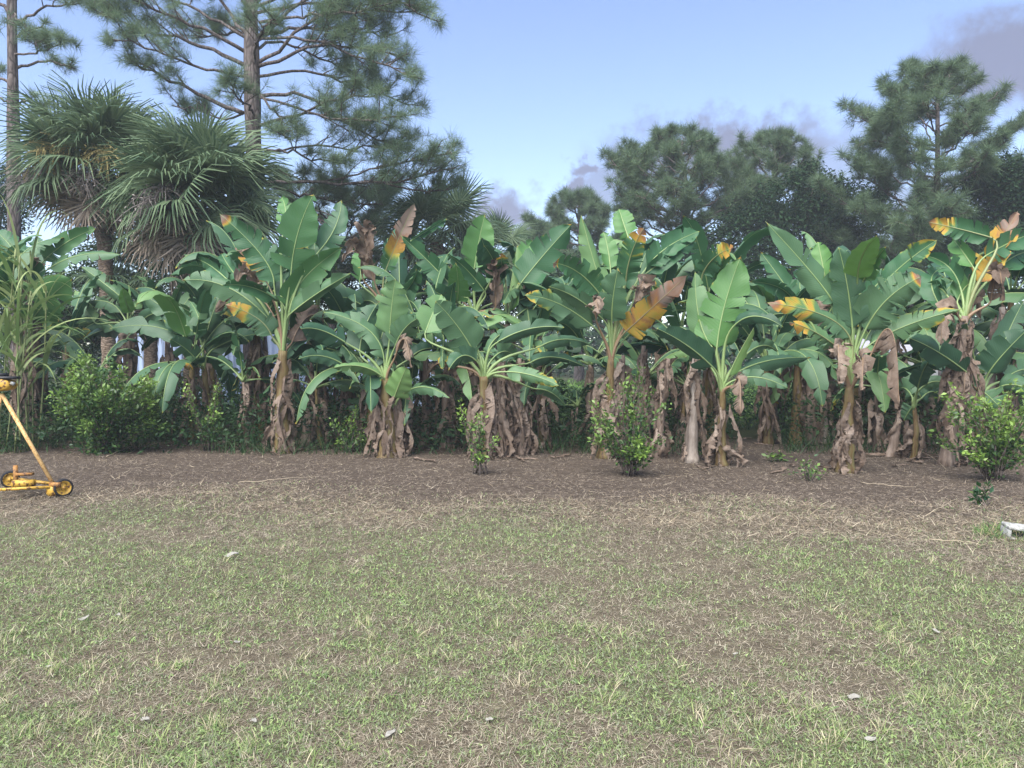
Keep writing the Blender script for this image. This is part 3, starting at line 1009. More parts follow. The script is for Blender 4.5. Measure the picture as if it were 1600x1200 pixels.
banana('banana plant behind the tall cane grass with two leaves reaching right', (52, 690), (46, 470), 13, [
    ('l', 68, 408, 105, 378, 150, 357, 30, D(u=True)), ('g', 76, 420, 128, 398, 190, 398, 24, D(u=False)), ('l', 50, 500, 78, 465, 114, 434, 54), ('g', 60, 440, 30, 410, -10, 420, 36),
    ('g', 40, 430, 20, 390, -8, 360, 40), ('k', 36, 570, 60, 566, 102, 577, 24, D(u=False, dz=-.5)), ('k', 20, 580, 40, 590, 44, 610, 30), ('d', 46, 480, 40, 400, 44, 470, 26),
    ('g', 52, 440, 56, 400, 60, 370, 30)], skirt=22, seed=16, mat='stem_dry', sk=(.3, 1.0))
banana('banana plant with pale flower bud behind the big citrus shrub', (200, 676), (200, 508), 10, [
    ('g', 194, 468, 160, 441, 128, 417, 28, D(u=False)), ('l', 148, 504, 131, 479, 117, 453, 22), ('g', 190, 490, 160, 470, 110, 478, 22), ('b', 200, 490, 201, 470, 201, 446, 10, D(fold=1.2, t=0.0, L=.5)),
    ('b', 204, 488, 196, 470, 192, 450, 18), ('l', 210, 484, 216, 470, 222, 462, 18), ('g', 180, 516, 150, 500, 112, 512, 26), ('s', 76, 540, 105, 527, 142, 517, 22, D(c=(60, 560))),
    ('k', 190, 520, 165, 515, 130, 530, 26), ('k', 212, 512, 240, 490, 265, 500, 26), ('g', 186, 500, 170, 480, 150, 462, 20), ('k', 216, 525, 246, 520, 270, 535, 28)], skirt=9, seed=17, mat='stem_dry', sk=(.4, 1.0))

BACK = [  # px, depth, crown height, label
    (-30, 14.0, 2.3, 'banana plant at the far left edge behind the cane grass'),
    (110, 16.2, 1.9, 'low banana plant in the shade between cane grass and flower bud plant'),
    (262, 17.5, 2.0, 'shaded banana plant in front of the white fence left of the slender one'),
    (405, 14.6, 2.2, 'brown skirted banana plant just behind the tall split leaf plant'),
    (498, 15.6, 2.4, 'shaded banana plant behind, right of the tall split leaf plant'),
    (545, 14.8, 2.0, 'dark leaved banana plant behind the small hanging leaf sucker'),
    (664, 14.4, 1.7, 'short banana plant with brown skirted stump right of the bright sucker leaf'),
    (850, 15.8, 2.3, 'shaded banana plant behind, left of the orange leaf plant'),
    (895, 14.2, 0.75, 'knee high banana sucker in the gap left of the orange leaf plant'),
    (1030, 15.4, 2.6, 'brown skirted banana plant behind the long orange leaf'),
    (1060, 17.2, 2.3, 'shaded banana plant deep behind the huge oval leaf'),
    (1199, 14.3, 1.55, 'small banana plant with triangular brown skirt in the open gap'),
    (1210, 17.0, 2.1, 'banana plant at the back of the open gap with bright leaves'),
    (1365, 15.6, 1.9, 'shaded banana plant behind the fanned one, by the dark palm fronds'),
    (1400, 14.6, 2.2, 'banana plant with brown stem skirt left of the leaning one'),
    (1575, 14.2, 2.7, 'tall banana plant behind the right edge with torn leaves'),
    (455, 17.0, 2.7, 'banana plant deep in shade straight behind the tall split leaf plant'),
    (330, 16.6, 2.2, 'banana plant deep in shade behind the slender pale stemmed one'),
    (630, 16.8, 2.6, 'banana plant deep in shade behind the raised brown leaf tip'),
    (715, 17.6, 2.7, 'banana plant deep in shade behind the big pale upright leaf'),
    (960, 16.8, 2.6, 'banana plant deep in shade behind the orange leaf plant'),
    (1110, 15.2, 2.5, 'banana plant close behind the huge oval leaf'),
    (1300, 16.4, 2.5, 'banana plant deep in shade behind the bleached stems'),
    (1480, 16.2, 2.6, 'banana plant deep in shade behind the leaning one'),
    (640, 13.6, 1.0, 'waist high banana sucker right of the bright sucker leaf clump'),
    (500, 13.9, 1.1, 'waist high banana sucker right of the tall split leaf plant'),
    (385, 14.2, 1.2, 'waist high banana sucker left of the tall split leaf plant'),
    (845, 13.7, 1.2, 'chest high banana sucker right of the middle clump'),
    (1010, 13.9, 1.3, 'chest high banana sucker right of the citrus shrub under the orange leaf'),
    (1065, 14.0, 1.1, 'waist high banana sucker left of the bleached stem'),
    (1370, 13.4, 1.1, 'waist high banana sucker right of the long hanging dead leaf'),
    (1585, 13.2, 1.3, 'chest high banana sucker at the right edge behind the citrus shrub'),
    (150, 14.8, 1.3, 'chest high banana sucker behind the large rounded citrus shrub'),
    (300, 14.6, 1.5, 'low leafy banana plant left of the slender pale stemmed one'),
    (475, 14.4, 1.6, 'low leafy banana plant close behind the tall split leaf plant on its right'),
    (582, 14.0, 1.4, 'low leafy banana plant behind the bright green sucker leaf'),
    (695, 13.9, 1.5, 'low leafy banana plant by the shaded feather palm left of the middle clump'),
    (822, 14.6, 1.7, 'low leafy banana plant close behind the middle clump on its right'),
    (925, 14.2, 1.5, 'low leafy banana plant at the left foot of the orange leaf plant'),
    (1075, 14.9, 1.6, 'low leafy banana plant behind the bleached stem'),
    (1255, 15.4, 1.7, 'low leafy banana plant behind the dead bleached stems'),
    (1345, 14.4, 1.5, 'low leafy banana plant close behind the fanned one on its right'),
    (1455, 14.3, 1.5, 'low leafy banana plant behind the thin stemmed sucker'),
    (1515, 14.0, 1.6, 'low leafy banana plant between the leaning one and the right edge plant'),
    (1660, 13.0, 2.6, 'banana plant past the right edge of the view'),
]
for i, (px, Y, h, lab) in enumerate(BACK):
    r = np.random.default_rng(500 + i)
    x = (px - 800) / F * Y
    base = np.array([x, Y, float(ground_z(x, Y)) - 0.01])
    pl = thing('banana_plant', base, lab, 'banana plant', 'banana plants in the row')
    top = np.array([r.normal() * 0.06, r.normal() * 0.06, h])
    small = h < 1.0
    mid_ = 1.0 <= h < 1.4
    add_stem(pl, [(0, 0, -.03), top * 0.5 + r.normal(size=3) * 0.015, top], 0.035 if small else 0.05 if mid_ else r.uniform(.09, .12), 0.02 if small else 0.025 if mid_ else 0.05, ['stem_dry', 'stem_green'][i % 2], r)
    add_skirt(pl, (np.zeros(3), top), 3 if small else 9 if mid_ else 12 if h < 1.9 else 26, r, 0.3, 1.0, 0.5, 1.2)
    nl = 6 if small else 8 if mid_ else 11
    for k in range(nl):
        az = k / nl * 6.283 + r.normal() * 0.3
        el = R(r.uniform(5 if k % 2 == 0 or h < 1.9 else 38, 80))
        L = (0.6 if small else 1.05 if mid_ else 1.6) * r.uniform(0.75, 1.15)
        free_leaf(pl, top, az, el, L, L * 0.27, r.choice(['g', 'k', 'g', 'k', 'l', 'g', 'k', 's']), r, r.uniform(0.6, 1.5))
# ------------------------------------------------------------------ pines


def tuft_template(r, n, L, wid):
    d = norm(np.stack([r.normal(size=n), r.normal(size=n), np.abs(r.normal(size=n)) * 0.9 + 0.15], -1))
    ln = L * (0.7 + 0.5 * r.random(n))[:, None]
    s = norm(np.cross(d, r.normal(size=(n, 3)))) * wid * 0.5
    b = d * 0.02 + np.array([0, 0, 1]) * (r.random(n)[:, None] * 0.35 - 0.25) * L
    tip = b + d * ln
    tip[:, 2] -= 0.12 * L * r.random(n)
    v = np.stack([b - s, b + s, tip], 1).reshape(-1, 3)
    return v


def add_tufts(mb, pos, dirs, r, n=34, L=0.26, wid=0.016, variants=6):
    """needle tufts at pos pointing along dirs"""
    pos = np.asarray(pos); dirs = norm(np.asarray(dirs))
    tm = [tuft_template(r, n, L, wid) for _ in range(variants)]
    a = norm(np.cross(dirs, r.normal(size=dirs.shape)))
    b = np.cross(dirs, a)
    pick = r.integers(variants, size=len(pos))
    sc_ = 0.75 + 0.5 * r.random(len(pos))
    for k in range(variants):
        m = pick == k
        if not m.any():
            continue
        t = tm[k]
        v = (pos[m][:, None] + sc_[m][:, None, None] * (t[None, :, 0:1] * a[m][:, None] + t[None, :, 1:2] * b[m][:, None] + t[None, :, 2:3] * dirs[m][:, None])).reshape(-1, 3)
        c = m.sum()
        tri = np.arange(c * n * 3).reshape(-1, 3)
        rn = np.clip(np.repeat(r.random(c), n * 3) * 0.7 + np.repeat(r.random(c * n), 3) * 0.4, 0, 1)
        mb.add(v, tris=tri, rnd=rn)


def smooth_path(p, n):
    p = np.asarray(p, float)
    k = np.concatenate([[0], np.cumsum(np.linalg.norm(np.diff(p, axis=0), axis=1))]); k /= k[-1]
    t = np.linspace(0, 1, n)
    q = np.stack([np.interp(t, k, p[:, j]) for j in range(3)], -1)
    for _ in range(2):
        q[1:-1] = (q[:-2] + 2 * q[1:-1] + q[2:]) / 4
    return q


def pine(label, base, trunk_pts, r0, r1, limbs, seed, tuft=dict(), twigs=13, needle='needle', twig_len=0.32, bare=0.3, density=1.0):
    """limbs: list of (path world pts, radius). Returns the thing: trunk, each limb a part, crown of needles"""
    r = np.random.default_rng(seed)
    base = np.array(base, float)
    tr = thing('pine_tree', base, label, 'pine tree')
    path = smooth_path(np.array(trunk_pts) - base, 26)
    t = np.linspace(0, 1, 26)
    rad = (r0 + (r1 - r0) * t) * (1 + 0.05 * r.normal(size=26)) * (1 + 0.35 * np.exp(-t * 30))
    v, q, tri = tube(path, rad, 12)
    mb = MB(); mb.add(v, tris=tri, quads=q)
    mb.build('trunk', 'pine_bark', tr)
    cr = MB(); tw = MB()
    pos, dirs = [], []
    for (lp, lr) in limbs:
        lp = smooth_path(np.array(lp) - base, 14)
        lp[2:-1] += r.normal(size=(11, 3)) * 0.035
        L = np.linalg.norm(np.diff(lp, axis=0), axis=1).sum()
        v, q, tri = tube(lp, np.linspace(lr, 0.018, 14), 7)
        lm = MB(); lm.add(v, tris=tri, quads=q)
        lm.build('limb', 'pine_bark', tr)
        T = norm(np.gradient(lp, axis=0))
        n1 = max(4, int(twigs * density * min(1.6, L / 3.0) * (0.8 + 0.4 * r.random())))
        for k in range(n1):
            f = bare + (1 - bare) * (k + r.random()) / n1
            i = f * 13; i0 = min(12, int(i)); p = lp[i0] + (lp[i0 + 1] - lp[i0]) * (i - i0)
            d = T[i0]
            side = norm(np.cross(d, np.array([0, 0, 1.0]))) * (1 if r.random() < 0.5 else -1)
            dd = norm(d * r.uniform(0.3, 0.9) + side * r.uniform(0.3, 1.0) + np.array([0, 0, r.uniform(-0.25, 0.75)]))
            l = twig_len * min(L, 3.6) * r.uniform(0.45, 1.0) * (1.15 - 0.55 * f)
            e = p + dd * l + np.array([0, 0, 0.10 * l])
            mpt = (p + e) / 2 + r.normal(size=3) * 0.06 * l
            tp = smooth_path([p, mpt, e], 5)
            v, q, tri = tube(tp, np.linspace(0.020, 0.008, 5), 4, False)
            tw.add(v, quads=q)
            n2 = int(r.integers(3, 6))
            for m in range(n2):
                g = 0.35 + 0.65 * (m + r.random()) / n2
                pp = p + (e - p) * g
                d2 = norm(dd + r.normal(size=3) * 0.65 + np.array([0, 0, 0.25]))
                l2 = l * r.uniform(0.25, 0.5)
                e2 = pp + d2 * l2
                v, q, tri = tube(np.stack([pp, (pp + e2) / 2 + r.normal(size=3) * 0.03, e2]), [0.009, 0.007, 0.005], 3, False)
                tw.add(v, quads=q)
                pos.append(e2); dirs.append(norm(d2 + np.array([0, 0, 0.35])))
                if r.random() < 0.6:
                    pos.append(pp + d2 * l2 * 0.6 + r.normal(size=3) * 0.05); dirs.append(norm(d2 + r.normal(size=3) * 0.5 + np.array([0, 0, 0.3])))
            pos.append(e); dirs.append(norm(dd + np.array([0, 0, 0.4])))
        pos.append(lp[-1]); dirs.append(T[-1])
    tw.build('twigs', 'twig', tr)['kind'] = 'stuff'
    add_tufts(cr, pos, dirs, r, **tuft)
    cr.build('crown', needle, tr)
    return tr


def pine_limbs_px(Y, specs, r):
    out = []
    for pts, rp, dz in specs:
        n = len(pts)
        out.append(([P(x, y, Y + dz * (k / (n - 1)) ** 1.0) for k, (x, y) in enumerate(pts)], rp * 0.62 * Y / F))
    return out


YB = 22.0
rp_ = np.random.default_rng(5)
big = [([(380, 177), (333, 157), (283, 133), (233, 110), (195, 88)], 6.0, -0.5), ([(385, 103), (317, 70), (267, 58), (213, 43), (150, 20)], 5.5, .6),
       ([(385, 82), (333, 50), (273, 27), (216, 0), (150, -30)], 5.0, -1.2), ([(390, 60), (360, 20), (320, -30), (260, -60)], 5, 1.2),
       ([(403, 197), (450, 183), (500, 163), (545, 150), (590, 150)], 4.5, -.5), ([(407, 150), (463, 143), (503, 163), (560, 205), (622, 228)], 5, .5),
       ([(400, 105), (450, 88), (490, 68), (555, 74), (620, 85)], 5, -.6), ([(405, 55), (470, 42), (540, 45), (610, 55)], 5, .7),
       ([(405, 35), (450, 27), (520, 22), (600, 8)], 4, -1.0), ([(405, 233), (460, 237), (500, 252), (540, 255)], 3.5, -.6),
       ([(405, 250), (440, 268), (470, 280), (520, 300)], 3.2, .5), ([(408, 284), (460, 283), (563, 287), (640, 283), (712, 262)], 4.5, -.4),
       ([(400, 100), (440, 75), (485, 35), (540, -10), (590, -50)], 5, .3), ([(405, 145), (440, 190), (450, 215)], 3, -1.6),
       ([(405, 284), (450, 300), (520, 315), (600, 320)], 4.0, 1.4), ([(385, 175), (350, 190), (310, 170), (270, 165)], 3, 1.5),
       ([(395, 20), (350, -40), (280, -100)], 5, -.5), ([(395, 10), (450, -50), (520, -90), (620, -110)], 5, .5), ([(395, -30), (380, -100), (330, -170)], 4.5, 1.0),
       ([(395, -40), (430, -110), (500, -160)], 4.5, -.8), ([(398, 180), (380, 160), (350, 120)], 3, -2.2), ([(398, 80), (430, 60), (520, 100), (570, 120)], 4, 2.0),
       ([(400, 60), (470, 0), (560, -40), (650, -30)], 4.5, -.3), ([(400, 120), (480, 110), (560, 130), (640, 165)], 4.0, 1.0), ([(402, 20), (500, 0), (590, 20), (660, 15)], 4, .4)]
big += [([(398, 95), (400, 60), (430, 30)], 3.5, -2.4), ([(398, 70), (380, 50), (300, 60)], 3.5, 2.6), ([(600, 286), (650, 300), (690, 298), (722, 290)], 2.5, .4), ([(396, -90), (360, -150), (350, -220)], 4, -1), ([(396, -90), (450, -160), (470, -230)], 4, 1),
        ([(402, 60), (480, 60), (570, 90), (645, 120)], 4, -1.2), ([(402, 10), (500, -30), (600, -10), (675, 30)], 4, -.6), ([(385, 120), (320, 110), (250, 80), (175, 62)], 4, -1.2),
        ([(400, 150), (480, 175), (550, 190), (625, 185)], 3.5, -1.3), ([(386, 60), (300, 10), (200, -20), (130, -10)], 4, .8), ([(404, 240), (480, 225), (560, 235), (640, 225)], 3, .9), ([(500, 285), (580, 265), (650, 250), (700, 240)], 2.5, -.8)]
tb = G(400, 0) if False else np.array([(398 - 800) / F * YB, YB, 0.0])
pine('big long needled pine rising behind the fan palms, trunk dividing the upper left', tb,
     [tb, P(399, 400, YB), P(397, 260, YB), P(393, 100, YB), P(392, -20, YB), P(396, -220, YB)], 0.34, 0.12,
     pine_limbs_px(YB, big, rp_), 21, dict(n=32, L=0.35, wid=0.008), twigs=13, bare=0.36)
YL = 24.0
left = [([(22, 40), (45, 18), (80, 10), (125, 5)], 4, -.5), ([(20, 110), (48, 95), (70, 95), (118, 108)], 4, .5), ([(22, 60), (60, 40), (95, 60), (112, 62)], 3.5, 1.0),
        ([(18, 130), (0, 122), (-40, 110)], 4, .3), ([(22, 168), (40, 155), (68, 168)], 2.5, .3), ([(16, 160), (-10, 150), (-50, 165)], 3, -.3), ([(18, 20), (-20, 0), (-70, -10)], 5, .4),
        ([(22, 0), (60, -30), (110, -40)], 4.5, .2), ([(20, 85), (60, 82), (95, 70)], 3, -1.2), ([(20, -20), (-30, -60), (-60, -70)], 4, 0), ([(20, -60), (50, -110), (90, -130)], 4, .4), ([(22, 20), (40, 40), (60, 75)], 3, -1.5),
        ([(22, -10), (90, -20), (160, 8)], 3, .5)]
tb = np.array([(22 - 800) / F * YL, YL, 0.0])
pine('slim pine trunk at the far left edge with sparse needle sprays', tb, [tb, P(22, 300, YL), P(20, 120, YL), P(18, 0, YL), P(20, -180, YL)], 0.24, 0.11,
     pine_limbs_px(YL, left, rp_), 22, dict(n=30, L=0.34, wid=0.010), twigs=8, bare=0.45)


def crown_limbs(cx, Y, ytop, ybot, wmax, n, r, bx, lean=0.0, prof=None):
    """limbs of a domed pine crown: ends spread over a ragged dome, px outline"""
    out = []
    for k in range(n):
        f = (k + 0.5) / n                           # 0 = top of the dome, 1 = its lower rim
        az = k * 2.39996 + r.normal() * 0.25
        w = wmax * (prof(f) if prof else math.sin(min(1.0, 0.12 + f * 1.15) * math.pi * 0.5)) * r.uniform(0.72, 1.06)
        if prof is None and f > 0.8:
            w *= 0.85
        ye = ytop + (ybot - ytop) * f ** 1.25 + r.normal() * 4
        ex = cx + w * math.cos(az)
        dz = w * Y / F * math.sin(az)
        rise = 14 + w * r.uniform(0.22, 0.50)
        ys = min(ye + rise, ybot + 60)
        x0 = bx + (cx - bx) * (1 - f) * 0.7
        pts = [(x0, ys), (x0 + (ex - x0) * 0.38, ys - rise * 0.18), (x0 + (ex - x0) * 0.75, ys - rise * 0.62), (ex, ye)]
        P3 = [P(x, y, Y + dz * (j / 3)) for j, (x, y) in enumerate(pts)]
        out.append((P3, (1.3 + 1.9 * f) * Y / F * 0.8))
    return out


for (lab, bx, cx, Y, ytop, ybot, wmax, n, seed, tf, twn, prof) in [
    ('tall open crowned pine at the upper right, topmost of the right hand trees', 1462, 1462, 32, 97, 425, 190, 60, 31, dict(n=26, L=0.42, wid=0.015), 10, lambda f: min(1.0, 0.25 + 1.5 * f) - 0.12 * f),
    ('round crowned pine left of two twins beyond the banana row', 1078, 1056, 36, 206, 350, 118, 56, 32, dict(n=24, L=0.42, wid=0.016), 8, None),
    ('round crowned pine right of two twins beyond the banana row', 1205, 1208, 38, 210, 340, 98, 50, 33, dict(n=24, L=0.42, wid=0.016), 8, None),
    ('small far pine left of the twin pines, low against the sky', 905, 902, 44, 298, 430, 84, 36, 34, dict(n=24, L=0.48, wid=0.020), 9, None),
    ('low pine bough tree showing left beside the small far pine', 850, 845, 50, 350, 440, 60, 24, 35, dict(n=26, L=0.5, wid=0.036), 10, None),
    ('shadowed pine filling the space behind the fan palms and big pine', 520, 530, 27, 275, 430, 125, 34, 36, dict(n=26, L=0.38, wid=0.014), 8, lambda f: 0.9 - 0.35 * f),
]:
    r = np.random.default_rng(seed)
    tb = np.array([(bx - 800) / F * Y, Y, 0.0])
    pine(lab, tb, [tb, P(bx, 480, Y), P(bx + (cx - bx) * .4 + 3, (ytop + ybot) / 2, Y), P(cx + 3, ytop + 14, Y)], 8.0 * Y / F, 2.2 * Y / F,
         crown_limbs(cx, Y, ytop, ybot, wmax, n, r, bx, prof=prof), seed, tf, twigs=twn, needle='needle_far', bare=0.52)

# ------------------------------------------------------------------ broadleaf trees


def broadleaf(label, x, Y, lobes, leaves, size, seed, mat='oak', name='oak_tree', tr_r=0.22):
    """lobes: (px, py, rx px, ry px) clumps of the crown outline with depth; each filled with leaves near its shell"""
    r = np.random.default_rng(seed)
    base = np.array([(x - 800) / F * Y, Y, 0.0])
    t = thing(name, base, label, 'tree')
    mb = MB()
    tw = MB()
    tot = sum(l[2] * l[3] for l in lobes)
    c0 = P(lobes[0][0], lobes[0][1], Y) - base
    tk = smooth_path([np.array([0, 0, -0.1]), np.array([0.1, 0, c0[2] * 0.45]), c0], 12)
    v, q, tri = tube(tk, np.linspace(tr_r, tr_r * 0.35, 12), 9)
    m2 = MB(); m2.add(v, tris=tri, quads=q); m2.build('trunk', 'twig', t)
    for (px, py, rx, ry) in lobes:
        dz = r.uniform(-0.6, 0.6) * rx * Y / F * 0.6
        c = P(px, py, Y + dz) - base
        R3 = np.array([rx * Y / F, 0.75 * rx * Y / F, ry * Y / F])
        v, q, tri = tube(smooth_path([tk[6], (tk[6] + c) / 2 + np.array([0, 0, .2]), c], 6), np.linspace(0.09, 0.03, 6), 5)
        lm = MB(); lm.add(v, tris=tri, quads=q); lm.build('limb', 'twig', t)
        n = int(leaves * rx * ry / tot)
        ns = max(10, n // 60)
        sd = norm(r.normal(size=(ns, 3)))
        sub = c + sd * R3 * (0.55 + 0.5 * r.random((ns, 1)))
        k = r.integers(ns, size=n)
        pos = sub[k] + r.normal(size=(n, 3)) * (0.17 * R3.mean())
        rn = np.clip(0.5 * r.random(ns)[k] + 0.5 * r.random(n), 0, 1)
        leaf_cloud(mb, pos, np.full(n, size), rn, r)
    mb.build('crown', mat, t)
    return t


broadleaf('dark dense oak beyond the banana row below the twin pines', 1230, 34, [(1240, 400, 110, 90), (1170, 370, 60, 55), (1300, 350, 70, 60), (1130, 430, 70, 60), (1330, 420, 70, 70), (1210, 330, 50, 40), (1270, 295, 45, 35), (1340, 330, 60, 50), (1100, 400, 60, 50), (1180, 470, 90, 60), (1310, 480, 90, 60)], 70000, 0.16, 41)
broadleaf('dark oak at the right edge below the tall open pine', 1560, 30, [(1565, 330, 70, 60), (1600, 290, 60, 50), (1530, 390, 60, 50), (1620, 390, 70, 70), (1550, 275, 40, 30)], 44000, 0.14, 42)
broadleaf('shadowed leafy tree behind the open gap below the small far pine', 960, 40, [(960, 450, 80, 50), (900, 440, 60, 45), (1020, 430, 60, 50), (860, 470, 50, 40)], 18000, 0.19, 43, 'woods')
broadleaf('shrubby tree in shade right of the big dark oak', 1420, 33, [(1420, 430, 70, 50), (1370, 450, 50, 50), (1480, 420, 60, 50)], 17000, 0.17, 44, 'woods')
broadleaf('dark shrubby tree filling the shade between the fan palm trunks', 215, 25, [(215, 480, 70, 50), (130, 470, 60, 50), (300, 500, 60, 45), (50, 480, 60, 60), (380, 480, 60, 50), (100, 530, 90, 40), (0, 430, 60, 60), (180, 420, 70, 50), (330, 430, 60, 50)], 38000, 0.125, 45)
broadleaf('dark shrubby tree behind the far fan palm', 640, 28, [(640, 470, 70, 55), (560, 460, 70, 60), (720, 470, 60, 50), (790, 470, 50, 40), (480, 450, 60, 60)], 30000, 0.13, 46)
broadleaf('bushy tree at the far left edge behind the slim pine', -20, 28, [(-20, 330, 60, 60), (-60, 400, 70, 80), (10, 290, 40, 40)], 16000, 0.12, 47)

# ------------------------------------------------------------------ fan palms


def fan_mesh(r, dead=False):
    """costapalmate leaf: stalk along +Y from the origin, fan of split segments; local metres"""
    mb = MB()
    n = 46 if not dead else 34
    pet = 0.85
    ang = np.linspace(-2.25, 2.25, n) + r.normal(size=n) * 0.02
    fold = 0.0
    for k, a in enumerate(ang):
        L = (0.98 - 0.20 * abs(a) / 2.25) * (0.92 + 0.14 * r.random())
        b = np.array([0, pet + 0.16 * math.cos(a), 0.0])
        d = np.array([math.sin(a), math.cos(a), 0.22 - 0.10 * math.cos(a)])
        d = d / np.linalg.norm(d)
        s = np.cross(d, np.array([0, 0, 1.0])); s /= np.linalg.norm(s)
        drp = (0.95 if not dead else 0.45) * (0.7 + 0.6 * r.random())
        w0, w1 = 0.012, 0.021
        f1, f2, f3 = 0.35 * L, 0.72 * L, L
        zz = (1 if k % 2 else -1) * 0.008
        def pt(f, dn): return b + d * f + np.array([0, 0, -dn])
        rows = [(0.0, 0.0, w0), (f1, 0.02, w1), (f2, drp * 0.16, w1 * 0.7), (f3, drp * 0.50, 0.002)]
        v = []
        for f, dn, w in rows:
            p = pt(f, dn)
            v += [p - s * w + np.array([0, 0, zz]), p + s * w - np.array([0, 0, zz])]
        q = [[0, 1, 3, 2], [2, 3, 5, 4], [4, 5, 7, 6]]
        mb.add(np.array(v), quads=np.array(q), rnd=np.full(8, r.random()))
    st = np.array([[0, 0, 0], [0, pet * .5, 0.03], [0, pet, 0.0], [0, pet + .3, -.03]])
    v, q, t = tube(st, [0.022, 0.017, 0.013, 0.005], 5)
    mb.add(v, quads=q, tris=t, rnd=np.full(len(v), 0.9))
    return mb.mesh('frond', 'palm_dead' if dead else 'palm_leaf')


rf = np.random.default_rng(77)
FANS = [fan_mesh(rf) for _ in range(6)]
DEADF = [fan_mesh(rf, True) for _ in range(4)]


def plume_mesh(r, old):
    """drooping branched flower stalk"""
    mb = MB()
    n = 60
    main = bez2(np.array([0, 0, 0]), np.array([0, 0.55, 0.25]), np.array([0, 0.95, -0.35]), 8)
    v, q, t = tube(main, np.linspace(0.014, 0.006, 8), 4)
    mb.add(v, quads=q, tris=t, rnd=np.full(len(v), .3))
    for k in range(n):
        f = r.uniform(0.35, 1.0)
        p = np.array([np.interp(f, np.linspace(0, 1, 8), main[:, j]) for j in range(3)])
        e = p + np.array([r.normal() * 0.17, r.normal() * 0.15 + 0.12, -r.uniform(0.15, 0.5)])
        c = (p + e) / 2 + np.array([r.normal() * 0.05, 0.08, 0.10])
        v, q, t = tube(bez2(p, c, e, 5), np.linspace(0.006, 0.004, 5), 3, False)
        mb.add(v, quads=q, rnd=np.full(len(v), r.random()))
        m = 10
        tt = r.random((m, 1))
        pp = (1 - tt) * c + tt * e + r.normal(size=(m, 3)) * 0.02
        leaf_cloud(mb, pp, np.full(m, 0.04), r.random(m), r, elong=3, droop=0.6)
    return mb.mesh('flower_stalk', 'fruit_old' if old else 'fruit')


PLUME = {False: [plume_mesh(rf, False) for _ in range(2)], True: [plume_mesh(rf, True) for _ in range(2)]}


def fan_palm(label, bx, Y, crown, scale, nf, nd, seed, plumes=(), rt=0.17, lowdeg=-42):
    r = np.random.default_rng(seed)
    base = np.array([(bx - 800) / F * Y, Y, 0.0])
    t = thing('fan_palm', base, label, 'palm')
    c = P(crown[0], crown[1], Y) - base
    path = smooth_path([np.array([0, 0, -.05]), np.array([c[0] * .3, 0, c[2] * .5]), c + np.array([0, 0, -.1])], 30)
    rad = rt * (1 + 0.10 * (np.arange(30) % 2)) * (1 + 0.25 * sstep(0.7, 1, np.linspace(0, 1, 30)))
    v, q, tri = tube(path, rad, 12)
    mb = MB(); mb.add(v, tris=tri, quads=q); mb.build('trunk', 'palm_bark', t)

    def put(name, me, az, el, roll, sc, zoff=0.0):
        o = link(name, me, t)
        o.location = (c[0] + 0.12 * math.sin(az), c[1] + 0.12 * math.cos(az), c[2] + zoff)
        from mathutils import Matrix
        mt = Matrix.Rotation(-az, 3, 'Z') @ Matrix.Rotation(el, 3, 'X') @ Matrix.Rotation(roll, 3, 'Y')
        o.rotation_euler = mt.to_euler()
        o.scale = (sc, sc, sc)
    for k in range(nf):
        f = (k + 0.5) / nf
        el = R(82 - (82 - lowdeg) * f ** 0.85) + r.normal() * 0.10
        put('frond', FANS[r.integers(6)], k * 2.39996 + r.normal() * 0.25, el, r.normal() * 0.5, scale * r.uniform(.85, 1.1), 0.22 * (1 - f))
    for k in range(nd):
        put('dead_frond', DEADF[r.integers(4)], k * 2.39996 + r.normal() * .3, R(r.uniform(-86, -24)), r.normal() * 0.6, scale * r.uniform(.7, .95), -0.15)
    for (az, el, old, s) in plumes:
        put('flower_stalk', PLUME[old][r.integers(2)], R(az), R(el), 0, s, 0.05)
    return t


fan_palm('fan palm at left with yellow flower stalks, spiky fronds against the sky', 172, 20, (158, 268), 1.16, 50, 18, 51,
         [(150, 20, False, 1.55), (205, 22, False, 1.55), (235, 0, True, 1.5), (165, -8, True, 1.5), (262, 14, True, 1.6)], lowdeg=-34)
fan_palm('dense round fan palm in front of the big pine trunk with hanging brown skirt', 296, 18.6, (312, 318), 1.14, 64, 44, 52,
         [(190, 8, True, 1.7)], lowdeg=-30)
fan_palm('far fan palm right of centre left behind the orange tipped banana leaf', 690, 25, (682, 372), 1.05, 44, 12, 53, [], lowdeg=-45)
fan_palm('low fan palm in the shade between the two left palms', 235, 21, (236, 438), 1.0, 18, 4, 54, [], lowdeg=-30)
fan_palm('small far fan palm with spiky top peeking out right of the pale upright leaf', 775, 27, (772, 402), 0.9, 20, 4, 55, [], lowdeg=-30)


# ------------------------------------------------------------------ young feather palms in the shade


